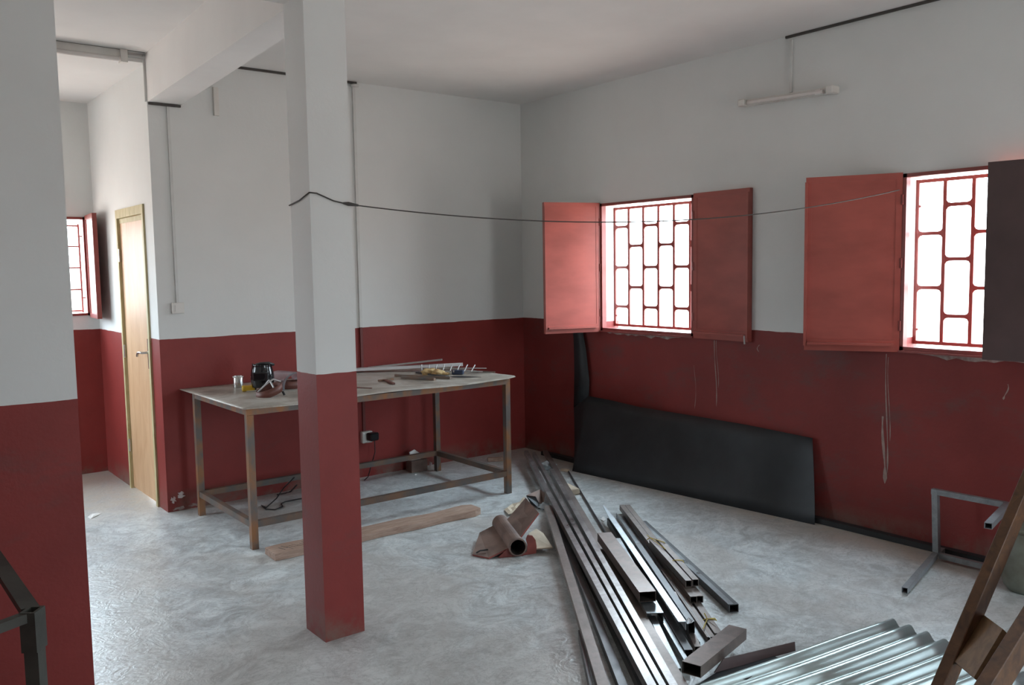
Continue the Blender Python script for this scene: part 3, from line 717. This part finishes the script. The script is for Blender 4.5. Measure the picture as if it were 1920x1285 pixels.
# ---------------------------------------------------------------- black sheets against the right wall
sh = thing('steel_sheet', (-.2, -2.0, 0), 'large black L-shaped steel sheet leaning low on the right wall', 'metal sheet')
lowL, lowR = Vector((-0.304, -1.000, 0.000)), Vector((-0.132, -3.159, 0.000))
topR = Vector((-0.035, -3.072, 0.549))
topM = [Vector(q) for q in ((-0.030, -2.546, 0.567), (-0.030, -2.063, 0.571), (-0.030, -1.515, 0.572), (-0.030, -1.213, 0.590), (-0.035, -0.922, 0.599))]
strip = [Vector(q) for q in ((-0.035, -0.930, 0.729), (-0.035, -0.918, 0.843), (-0.035, -0.893, 0.979), (-0.035, -0.855, 1.137), (-0.030, -0.800, 1.489))]
stripL = [Vector(q) for q in ((-0.030, -0.663, 1.487), (-0.035, -0.708, 1.293), (-0.040, -0.744, 1.062), (-0.045, -0.753, 0.784), (-0.060, -0.758, 0.481))]
mb = MB(); n = 10
# lower sheet as a grid between bottom edge and top edge, with a slight bow
tops = [stripL[-1]] + topM[::-1] + [topR]; 
bots = [lowL.lerp(lowR, max(0, min(1, (lowL.y-p.y)/(lowL.y-lowR.y)))) for p in tops]; bots[0] = lowL; bots[-1] = lowR
rows_ = 7; vs = []
for j in range(rows_+1):
    t = j/rows_
    for a, b in zip(bots, tops):
        p = a.lerp(b, t); p.x = a.x + (b.x-a.x)*(t**.8); vs.append(p)
m_ = len(tops); fs = [(j*m_+i, j*m_+i+1, (j+1)*m_+i+1, (j+1)*m_+i) for j in range(rows_) for i in range(m_-1)]
thick('sheet', vs, fs, M['black_sheet'], sh, .004)
sv = []
Ls = [stripL[4], stripL[3], stripL[2], stripL[1], stripL[0]]
Rs = [topM[-1], strip[0], strip[2], strip[3], strip[4]]
for a, b in zip(Ls, Rs): sv += [a, b]
thick('upright_strip', sv, [(2*i, 2*i+1, 2*i+3, 2*i+2) for i in range(4)], M['black_sheet'], sh, .004)
flat_bar('wall_bar', (-.075, -.35, 0.001), (-.062, -5.2, 0.001), .05, .035, M['black_sheet'], 'long black steel bar on the floor along the right wall', 'metal bar')
tag(MB().slab([(-0.386, -0.938, 0.002), (-0.316, -0.872, 0.002), (-0.288, -0.949, 0.002), (-0.358, -1.014, 0.002)], .002).build('paper_scrap', M['paper']), 'tiny brown scrap at the left foot of the black sheet', 'paper')

# ---------------------------------------------------------------- steel stock on the floor
STOCK = 'steel bars piled on the floor'
def hollow(name, p0, p1, w, h, mat, label, t=.0025, cat='metal tube', group=STOCK, up=(0,0,1), parent=None):
    """p0, p1 = centre of the top face at both ends"""
    o = MB().sweep(p0, p1, rect(w, h, 0, -h/2), up, inner=rect(w-2*t, h-2*t, 0, -h/2)).build(name, mat, parent)
    o.data.materials.append(M['bore'])      # inside of the tube, its shade painted near-black
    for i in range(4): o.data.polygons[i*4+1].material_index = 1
    return tag(o, label, cat, group) if label else o
def ext(p0, p1, L):
    p0, p1 = Vector(p0), Vector(p1); return p0, p0+(p1-p0).normalized()*L
def angle(name, p0, p1, w, h, mat, label, t=.003, side=1, cat='metal angle'):
    """L profile: flat top flange and one hanging web"""
    pr = [(-w/2, 0), (w/2, 0), (w/2, -t), (-w/2+t, -t), (-w/2+t, -h), (-w/2, -h)]
    if side < 0: pr = [(-a, b) for a, b in pr][::-1]
    return tag(MB().sweep(p0, p1, pr).build(name, mat), label, cat, STOCK)
def channel(name, p0, p1, w, h, mat, label, t=.003, down=True):
    pr = [(-w/2, 0), (w/2, 0), (w/2, -h), (w/2-t, -h), (w/2-t, -t), (-w/2+t, -t), (-w/2+t, -h), (-w/2, -h)]
    if not down: pr = [(a, -h-b) for a, b in pr][::-1]
    return tag(MB().sweep(p0, p1, pr).build(name, mat), label, 'metal channel', STOCK)
# long 40 mm tubes running out of the picture at the bottom
a, b = ext((-0.400, -0.505, 0.112), (-2.711, -4.106, 0.112), 5.6)
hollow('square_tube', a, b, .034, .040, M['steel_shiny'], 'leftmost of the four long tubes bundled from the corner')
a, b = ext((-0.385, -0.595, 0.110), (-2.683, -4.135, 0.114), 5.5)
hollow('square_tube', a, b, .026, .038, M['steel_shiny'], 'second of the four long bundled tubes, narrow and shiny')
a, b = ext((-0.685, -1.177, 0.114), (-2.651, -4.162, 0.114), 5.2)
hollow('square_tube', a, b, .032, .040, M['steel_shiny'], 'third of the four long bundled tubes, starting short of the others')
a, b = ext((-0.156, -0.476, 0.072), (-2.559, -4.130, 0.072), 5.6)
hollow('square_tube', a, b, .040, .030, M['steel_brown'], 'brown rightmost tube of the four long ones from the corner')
a, b = ext((-1.330, -1.884, 0.085), (-2.801, -3.935, 0.075), 4.0)
hollow('square_tube', a, b, .046, .034, M['steel_brown'], 'single brown flat tube lying left of the long bundle')
a, b = ext((-2.487, -3.456, 0.050), (-2.804, -3.868, 0.050), 2.2)
angle('steel_angle', a, b, .012, .045, M['steel_dark'], 'thin dark steel angle at the left foot of the pile', side=-1)
# darker lower layer that carries the long tubes
a, b = ext((-1.294, -1.914, 0.040), (-2.692, -3.935, 0.040), 3.6)
hollow('square_tube', a, b, .036, .036, M['steel_dark'], 'dark tube on the floor under the long bundle, left of two')
a, b = ext((-1.534, -2.333, 0.040), (-2.632, -3.985, 0.040), 3.4)
hollow('square_tube', a, b, .036, .036, M['steel_dark'], 'dark tube on the floor under the long bundle, right of two')
# thin rod right of the bundle
tag(MB().tube([(-0.368, -1.024, 0.010), (-1.377, -2.523, 0.012)], .007, 8, smooth=False).build('steel_rod', M['steel_dark']), 'thin dark rod on the floor beside the long bundle', 'rod', STOCK)
# short thick tubes
hollow('rectangular_tube', (-1.619, -2.730, 0.155), (-2.098, -3.515, 0.150), .082, .050, M['steel_rustbrown'], 'short wide rusty box tube on top of the pile')
channel('steel_channel', (-1.524, -2.709, 0.095), (-2.152, -3.612, 0.090), .080, .045, M['steel_grey'], 'grey channel piece under the short rusty box tube')
# pale angle
pa_, pb2 = Vector((-1.047, -2.133, 0.085)), Vector((-2.167, -3.789, 0.110))
mb = MB(); dq = (pb2-pa_).normalized(); rq = dq.cross(Vector((0, 0, 1))).normalized()
pr0 = [(-.004, 0), (.004, 0), (.004, -.003), (-.002, -.003), (-.002, -.02), (-.004, -.02)]
pr1 = [(-.017, 0), (.017, 0), (.017, -.003), (-.014, -.003), (-.014, -.04), (-.017, -.04)]
mid = pa_.lerp(pb2, .16)
mb.sweep(pa_, mid, pr0, prof1=pr1).sweep(mid, pb2, pr1)
tag(mb.build('steel_angle', M['steel_pale']), 'pale bluish angle with a pointed far end in the right pile', 'metal angle', STOCK)
hollow('square_tube', (-1.166, -2.315, 0.060), (-2.274, -3.916, 0.055), .036, .045, M['steel_dark'], 'dark blue-grey tube beneath the pale pointed angle')
hollow('square_tube', (-1.475, -2.857, 0.095), (-2.109, -3.792, 0.095), .032, .055, M['steel_dark'], 'dark tube with a torn silvery near end in the right pile')
channel('steel_channel', (-0.965, -2.214, 0.035), (-2.110, -3.878, 0.030), .060, .028, M['steel_grey'], 'long grey open channel on the floor in the right pile', down=False)
tag(MB().slab([(-2.133, -3.778, 0.097), (-2.114, -3.778, 0.112), (-2.110, -3.783, 0.100), (-2.114, -3.811, 0.105), (-2.119, -3.803, 0.094), (-2.144, -3.797, 0.094)], .0015).build('torn_burr', M['steel_pale']), 'torn silvery burr at the end of the grey tube', 'metal scrap')
# narrow tubes bound with yellow twine in three stacked bundles
def pair(q0a, q1a, q0b, q1b, w, h, la, lb):
    hollow('flat_tube', q0a, q1a, w, h, M['steel_brown'], la); hollow('flat_tube', q0b, q1b, w, h, M['steel_brown'], lb)
pair((-0.879, -2.144, 0.060), (-1.804, -3.550, 0.062), (-0.851, -2.169, 0.060), (-1.775, -3.566, 0.062), .034, .036,
     'left flat tube of the middle twine-tied pair', 'right flat tube of the middle twine-tied pair')
pair((-1.380, -2.882, 0.100), (-1.736, -3.461, 0.102), (-1.334, -2.895, 0.100), (-1.698, -3.474, 0.102), .032, .036,
     'left short flat tube topmost on the twine-tied bundle', 'right short flat tube topmost on the twine-tied bundle')
pair((-1.557, -3.135, 0.030), (-2.054, -3.860, 0.030), (-1.484, -3.130, 0.030), (-1.997, -3.857, 0.030), .036, .028,
     'left flat tube lowest in the twine-tied bundle', 'right flat tube lowest in the twine-tied bundle')
def tie(pts, label, tails=None):
    o = tag(MB().tube(pts, .0028, 5).build('twine_tie', M['twine']), label, 'twine', 'yellow twine ties')
    if tails:
        for q in tails: MB().tube(q, .0025, 5).build('tail', M['twine'], o)
    return o
tie([(-1.367, -2.832, 0.085), (-1.378, -2.868, 0.106), (-1.381, -2.983, 0.106), (-1.346, -2.960, 0.080)], 'yellow twine round the far end of the top bundle', [[(-1.381, -2.870, 0.107), (-1.341, -2.808, 0.100)], [(-1.381, -2.870, 0.107), (-1.474, -3.069, 0.110)]])
tie([(-1.564, -3.184, 0.075), (-1.572, -3.215, 0.106), (-1.535, -3.247, 0.106), (-1.498, -3.226, 0.080)], 'yellow twine round the middle of the top bundle')
tie([(-1.916, -3.686, 0.008), (-1.932, -3.721, 0.034), (-1.884, -3.745, 0.034), (-1.853, -3.730, 0.010)], 'yellow twine knotted round the lowest bundle', [[(-1.918, -3.728, 0.035), (-1.922, -3.713, 0.060)], [(-1.918, -3.728, 0.035), (-1.927, -3.783, 0.050)], [(-1.918, -3.728, 0.035), (-2.032, -3.796, 0.040)]])
# single tube right of all, with pointed far end
r0, r1 = Vector((-0.965, -2.406, 0.030)), Vector((-1.701, -3.716, 0.045))
hollow('square_tube', r0.lerp(r1, .02), r1, .048, .040, M['steel_dark'], 'dark single tube on the floor at the right of the pile')
tag(MB().sweep(r0, r1, [(.002, .0015), (.030, .0015), (.030, .004), (.002, .004)]).build('steel_strip', M['steel_grey']), 'grey metal strip lying on the rightmost floor tube', 'metal strip', STOCK)
# small tubes between bundle and channel near the front
hollow('square_tube', (-2.133, -3.575, 0.060), (-2.435, -3.993, 0.050), .030, .030, M['steel_grey'], 'thin grey tube between long bundle and cross tube, left of two')
hollow('square_tube', (-2.065, -3.560, 0.050), (-2.345, -3.968, 0.045), .020, .030, M['steel_grey'], 'thin grey tube between long bundle and cross tube, right of two')
hollow('square_tube', (-1.789, -3.404, 0.040), (-2.186, -3.893, 0.035), .028, .030, M['steel_brown'], 'thin brown tube between dark blue-grey tube and grey channel')
# cross tube near the front
hollow('rectangular_tube', (-2.464, -4.091, 0.115), (-1.997, -3.962, 0.095), .082, .048, M['steel_rustbrown'], 'short thick box tube lying across the front of the pile')
tag(MB().slab([(-2.289, -4.063, 0.012), (-2.232, -4.064, 0.055), (-1.833, -4.141, 0.040), (-1.841, -4.150, 0.004), (-2.116, -4.086, 0.004)], .004).build('flat_plate', M['shutter_inner']), 'dark brown flat plate behind the cross tube', 'metal plate', STOCK)
tag(MB().slab([(-2.443, -4.085, 0.006), (-2.267, -4.065, 0.006), (-2.106, -4.093, 0.006), (-1.965, -4.126, 0.006), (-1.965, -4.180, 0.006), (-2.224, -4.180, 0.006)], .004).build('flat_plate', M['black_sheet']), 'black offcut plate on the floor by the corrugated sheet', 'metal plate', STOCK)
tag(MB().slab([(-2.564, -3.713, 0.003), (-2.528, -3.716, 0.003), (-2.548, -3.758, 0.003), (-2.574, -3.737, 0.003)], .002).build('paper_scrap', M['white_paper']), 'small pale scrap on the floor between the front tubes', 'paper')
tag(MB().slab([(-1.103, -2.164, 0.003), (-1.037, -2.123, 0.003), (-1.076, -2.188, 0.003), (-1.113, -2.205, 0.003)], .002).build('paper_scrap', M['white_paper']), 'white plastic scrap near the point of the pale angle', 'paper')

# ---------------------------------------------------------------- welded pipe hub with plates
hub = thing('pipe_hub', (-1.830, -2.123, 0.000), 'short pipe welded to worn red-brown steel plates', 'machine part')
m0, m1 = Vector((-1.995, -2.390, 0.062)), Vector((-1.802, -1.967, 0.075))
mb = MB(); d = (m1-m0).normalized(); a_ = d.orthogonal().normalized(); b_ = d.cross(a_)
N = 28; vs = []
for p, r in ((m0, .054), (m1, .054), (m1, .046), (m0, .046)):
    for k in range(N):
        t = 2*math.pi*k/N; vs.append(p+a_*r*math.cos(t)+b_*r*math.sin(t))
mb.add(vs, [(j*N+k, j*N+(k+1) % N, ((j+1) % 4)*N+(k+1) % N, ((j+1) % 4)*N+k) for j in range(4) for k in range(N)], False)
po = mb.build('pipe', M['blade'], hub); po.data.materials.append(M['bore'])
for k in range(2*N, 3*N): po.data.polygons[k].material_index = 1  # pipe inside takes the same painted shade
MB().slab([(-1.848, -1.972, 0.075), (-1.965, -1.964, 0.045), (-2.190, -2.198, 0.014), (-2.146, -2.303, 0.012), (-2.009, -2.337, 0.055)], .010).build('left_plate', M['blade'], hub).data.materials.append(M['blade_red'])
MB().slab([(-1.818, -2.061, 0.110), (-1.601, -1.988, 0.200), (-1.779, -2.332, 0.210), (-1.948, -2.362, 0.100)], .010).build('upright_plate', M['blade'], hub).data.materials.append(M['blade_red'])
for o_ in hub.children:
    if o_.name in ('left_plate', 'upright_plate'):
        for f_ in list(o_.data.polygons)[2:]: f_.material_index = 1
MB().slab([(-1.811, -2.260, 0.070), (-1.712, -2.218, 0.070), (-1.705, -2.276, 0.055), (-1.791, -2.465, 0.030), (-1.880, -2.414, 0.030)], .008).build('right_plate', M['paper'], hub)
# red curved collar around the lower side of the pipe
rp = [(-1.929, -2.400, 0.125), (-1.902, -2.412, 0.119), (-1.884, -2.419, 0.091), (-1.878, -2.421, 0.051), (-1.881, -2.419, 0.009), (-1.970, -2.377, -0.011), (-2.079, -2.327, -0.013), (-2.091, -2.322, 0.005), (-2.029, -2.352, 0.060), (-2.023, -2.354, 0.030), (-2.006, -2.361, 0.005), (-1.979, -2.373, -0.007), (-1.952, -2.386, -0.000), (-1.931, -2.396, 0.027), (-1.929, -2.398, 0.066), (-1.938, -2.395, 0.099)]
rp = [(q_[0], q_[1], max(q_[2], .001)) for q_ in rp]
MB().slab(rp, .005, tuple(-d)).build('collar', M['blade_red'], hub)
MB().tube([(-2.175, -2.220, 0.026), (-2.142, -2.213, 0.030), (-2.102, -2.238, 0.034)], .005, 6).build('weld_bead', M['black'], hub)

# bracket, wood and paper around the bundle's middle
br = thing('bent_bracket', (-1.124, -1.510, 0.000), 'folded steel bracket standing under the long tubes', 'bracket')
MB().slab([(-1.259, -1.566, 0.075), (-1.107, -1.533, 0.085), (-1.145, -1.639, 0.085), (-1.180, -1.660, 0.010), (-1.207, -1.639, 0.030), (-1.205, -1.602, 0.065)], .004).build('front_flange', M['blade'], br)
MB().slab([(-1.259, -1.566, 0.075), (-1.205, -1.602, 0.065), (-1.207, -1.639, 0.030), (-1.243, -1.694, 0.002), (-1.228, -1.581, 0.010)], .004, (0, -1, .4)).build('side_flange', M['black_sheet'], br)
def sheet_scrap(name, pts, mat, label, amp=.012, seed=0):
    """crumpled paper from an outline"""
    rnd = random.Random(seed); pts = [Vector(p) for p in pts]; c = sum(pts, Vector())/len(pts); vs = [c+Vector((0, 0, amp*2))]
    n = len(pts); rings = 4
    for r in range(1, rings+1):
        for p in pts:
            q = c.lerp(p, r/rings); q.z += rnd.uniform(0, amp*2)*(1 if r < rings else .6); vs.append(q)
    fs = [(0, 1+i, 1+(i+1) % n) for i in range(n)]
    for r in range(rings-1):
        for i in range(n): a = 1+r*n+i; b = 1+r*n+(i+1) % n; fs.append((a, a+n, b+n, b))
    o = MB().add(vs, fs, False).build(name, mat); md = o.modifiers.new('thickness', 'SOLIDIFY'); md.thickness = .002
    return tag(o, label, 'paper')
sheet_scrap('paper_scrap', [(-1.454, -1.554, 0.004), (-1.361, -1.509, 0.004), (-1.266, -1.500, 0.004), (-1.203, -1.471, 0.030), (-1.237, -1.556, 0.030), (-1.337, -1.649, 0.010), (-1.455, -1.693, 0.004), (-1.520, -1.687, 0.004)], M['paper'], 'crumpled cream paper behind the welded pipe hub', seed=3)
wbk = Vector((-0.799, -1.505, 0.030))
tag(MB().sweep((-0.772, -1.419, 0.050), (-0.805, -1.577, 0.045), [(-.055, -.045), (.05, -.045), (.055, -.005), (.02, .004), (-.045, .0)]).build('cardboard_roll', M['paper'], bevel=.006), 'cream torn cardboard block right of the long bundle', 'cardboard')
crumple('plastic_bag', (-0.404, -0.795, 0.030), .07, .06, .032, M['plastic'], None, 6, amp=.5)
tag(bpy.data.objects['plastic_bag'], 'crumpled clear plastic bag between the far tube ends', 'bag')
crumple('plastic_bag', (-1.215, -1.713, 0.020), .045, .04, .022, M['plastic'], None, 8, amp=.5)
tag(bpy.data.objects['plastic_bag.001'], 'small crumpled plastic wrap below the bent bracket', 'bag')
sheet_scrap('paper_scrap', [(-3.765, 0.255, 0.002), (-3.723, 0.319, 0.003), (-3.691, 0.308, 0.003), (-3.666, 0.291, 0.002), (-3.722, 0.230, 0.003), (-3.757, 0.196, 0.002)], M['white_paper'], 'small white scrap on the floor by the left wall end', .003, 5)
crumple('debris_chip', (-1.365, -0.233, 0.006), .010, .008, .006, M['white_paper'], None, 2, 2); tag(bpy.data.objects['debris_chip'], 'tiny white chip on the floor under the table', 'debris')

# ---------------------------------------------------------------- corrugated sheet
C0, C1 = Vector((-1.253, -4.284, 0.035)), Vector((-2.474, -4.111, 0.035))
dc = (C1-C0).normalized(); sc_ = Vector((dc.y, -dc.x, 0))
if sc_.y > 0: sc_ = -sc_
pitch = 0.0988
E0, E1 = Vector((-1.253, -4.284, 0.035)), Vector((-1.295, -4.546, 0.035))
ed = (E1-E0).normalized(); pit = (E1-E0).length/3
cs = thing('corrugated_sheet', C0, 'shiny corrugated galvanised roofing sheet at the bottom right', 'roofing sheet')
vs = []; fs = []; nr, seg, nl = 9, 12, 16; L = 2.0
for i in range(nr*seg+1):
    u = i/seg; prof = math.cos(2*math.pi*u)
    z = .018 + .016*(abs(prof)**.75)*(1 if prof > 0 else -1)
    for j in range(nl+1):
        p = E0 + ed*(pit*u) + dc*(L*j/nl); vs.append((p.x, p.y, z+.003*math.sin(j*.7+u*.9)))
for i in range(nr*seg):
    for j in range(nl): a = i*(nl+1)+j; fs.append((a, a+1, a+nl+2, a+nl+1))
thick('sheet', vs, fs, M['galv'], cs, .0012)

# ---------------------------------------------------------------- stool frame lying on its side
st = thing('stool_frame', (-.2, -4.1, 0), 'bare grey square-tube stool frame lying on its side', 'stool frame')
q = .030
j0 = Vector((-.205, -3.985, .03))
def sq(name, p0, p1, w=q): return MB().sweep(p0, p1, rect(w, w), inner=rect(w-.005, w-.005)).build(name, M['stool'], st)
M['stool'] = tube_mat('grey_primer_tube', (.20, .21, .22), (.30, .32, .33), (.35, .5), .5)
ldir = Vector((-.658, -.149, 0))
up_v = Vector((0, 0, 1))
MB().sweep(j0+Vector((0, 0, .018)), Vector((-.205, -3.97, .395)), rect(.032, .032), (1, 0, 0)).build('upright', M['stool'], st)
tr = Vector((-.195, -4.355, .395))
sq('top_rail', Vector((-.205, -3.951, .395)), tr)
sq('bottom_rail', j0+Vector((0, -.018, 0)), j0+Vector((.01, -.39, 0)))
MB().sweep(j0+Vector((.01, -.385, .018)), tr+Vector((0, 0, -.018)), rect(.032, .032), (1, 0, 0)).build('upright', M['stool'], st)
MB().sweep(j0+Vector((-.018, 0, -.0)), Vector((-.852, -4.133, .025)), rect(q, q), inner=rect(q-.005, q-.005)).build('leg', M['stool'], st)
MB().sweep(tr+Vector((-.018, 0, .0)), Vector((-.655, -4.445, .395)), rect(q+.006, q), inner=rect(q+.001, q-.005)).build('leg', M['stool'], st)
MB().sweep(j0+Vector((.02, 0, 0)), Vector((-.10, -3.968, .03)), rect(q, q)).build('leg_stub', M['stool'], st)

# ---------------------------------------------------------------- wooden ladder at the right edge
ld = thing('step_ladder', (-1.8, -4.9, 0), 'dark wooden step ladder cut off by the right edge', 'ladder')
def rail(p0, p1, w, h, up, over0=0, over1=0):
    p0, p1 = Vector(p0), Vector(p1); d = (p1-p0).normalized()
    return MB().sweep(p0-d*over0, p1+d*over1, rect(w, h), up).build('ladder_rail', M['ladder'], ld, bevel=.003)
r1a, r1b = Vector((-1.858, -4.800, 0.104)), Vector((-1.238, -4.800, 0.667))
rail(r1a, r1b, .045, .085, (-1, 0, 1), r1a.z/((r1b-r1a).normalized().z)-.02, 1.6)
r2a, r2b = Vector((-1.964, -5.020, 0.223)), Vector((-1.600, -5.020, 0.385))
rail(r2a, r2b, .05, .12, (-1, 0, 1), (r2a.z/((r2b-r2a).normalized().z))-.02, 1.0)
MB().slab([(-1.758, -4.790, 0.164), (-1.514, -4.790, 0.281), (-1.761, -4.980, 0.339), (-1.987, -4.980, 0.225)], .02).build('ladder_step', M['ladder_step'], ld)
# pot behind the ladder
pc = Vector((-0.319, -4.505, 0.000))
pt = thing('enamel_pot', pc, 'pale weathered pot standing behind the ladder', 'pot')
MB().lathe([(0, 0), (.085, .0), (.11, .03), (.125, .10), (.125, .20), (.11, .27), (.095, .31), (.10, .33), (.09, .33), (.085, .30), (.0, .295)], 32, (pc.x, pc.y, 0)).build('pot_body', M['pot'], pt)
MB().lathe([(.0955, .312), (.108, .318), (.108, .335), (.0955, .338)], 32, (pc.x, pc.y, 0)).build('pot_rim', M['pot'], pt)

# ---------------------------------------------------------------- steel frame at the left edge
M['frame_dark'] = simple('dark_olive_steel', (.062, .06, .05), .55, .3, var=.4, scale=9, bmp=.1)
lf = thing('angle_frame', (-4.75, -3.6, 0), 'dark steel table frame cut off at the lower left', 'metal frame')
p = Vector((-4.713, -3.820, 0.850)); fdir = (Vector((-4.722, -3.348, 0.850))-p).normalized(); sdir = (Vector((-4.788, -3.853, 0.850))-p).normalized()
rt = Vector((.786, -.618, 0)); fw = Vector((.618, .786, 0))
def vbox(mb, c, hw, hd, z0, z1, hollow_top=0):
    pts = [c+rt*a+fw*b for a, b in ((-hw, -hd), (hw, -hd), (hw, hd), (-hw, hd))]
    return mb.add([(q_.x, q_.y, z0) for q_ in pts]+[(q_.x, q_.y, z1) for q_ in pts], [(0,3,2,1),(4,5,6,7),(0,1,5,4),(1,2,6,5),(2,3,7,6),(3,0,4,7)])
vbox(MB(), p, .018, .018, 0, .80).build('leg', M['frame_dark'], lf)
MB().sweep((p.x, p.y, .745), (p.x, p.y, .85), rect(.050, .040), rt, inner=rect(.034, .024)).build('socket_collar', M['frame_dark'], lf)
MB().sweep(p+Vector((0, 0, -.012))+fdir*.024, p+Vector((0, 0, -.012))+fdir*1.0, rect(.042, .02)).build('side_rail', M['frame_dark'], lf)
MB().sweep(p+Vector((0, 0, -.014))+sdir*.02, p+Vector((0, 0, -.014))+sdir*.75, rect(.024, .024)).build('cross_rail', M['frame_dark'], lf)
q2 = p+sdir*.75; vbox(MB(), q2, .018, .018, 0, .85).build('leg', M['frame_dark'], lf)
q3 = p+fdir*1.0; vbox(MB(), q3, .018, .018, 0, .85).build('leg', M['frame_dark'], lf)
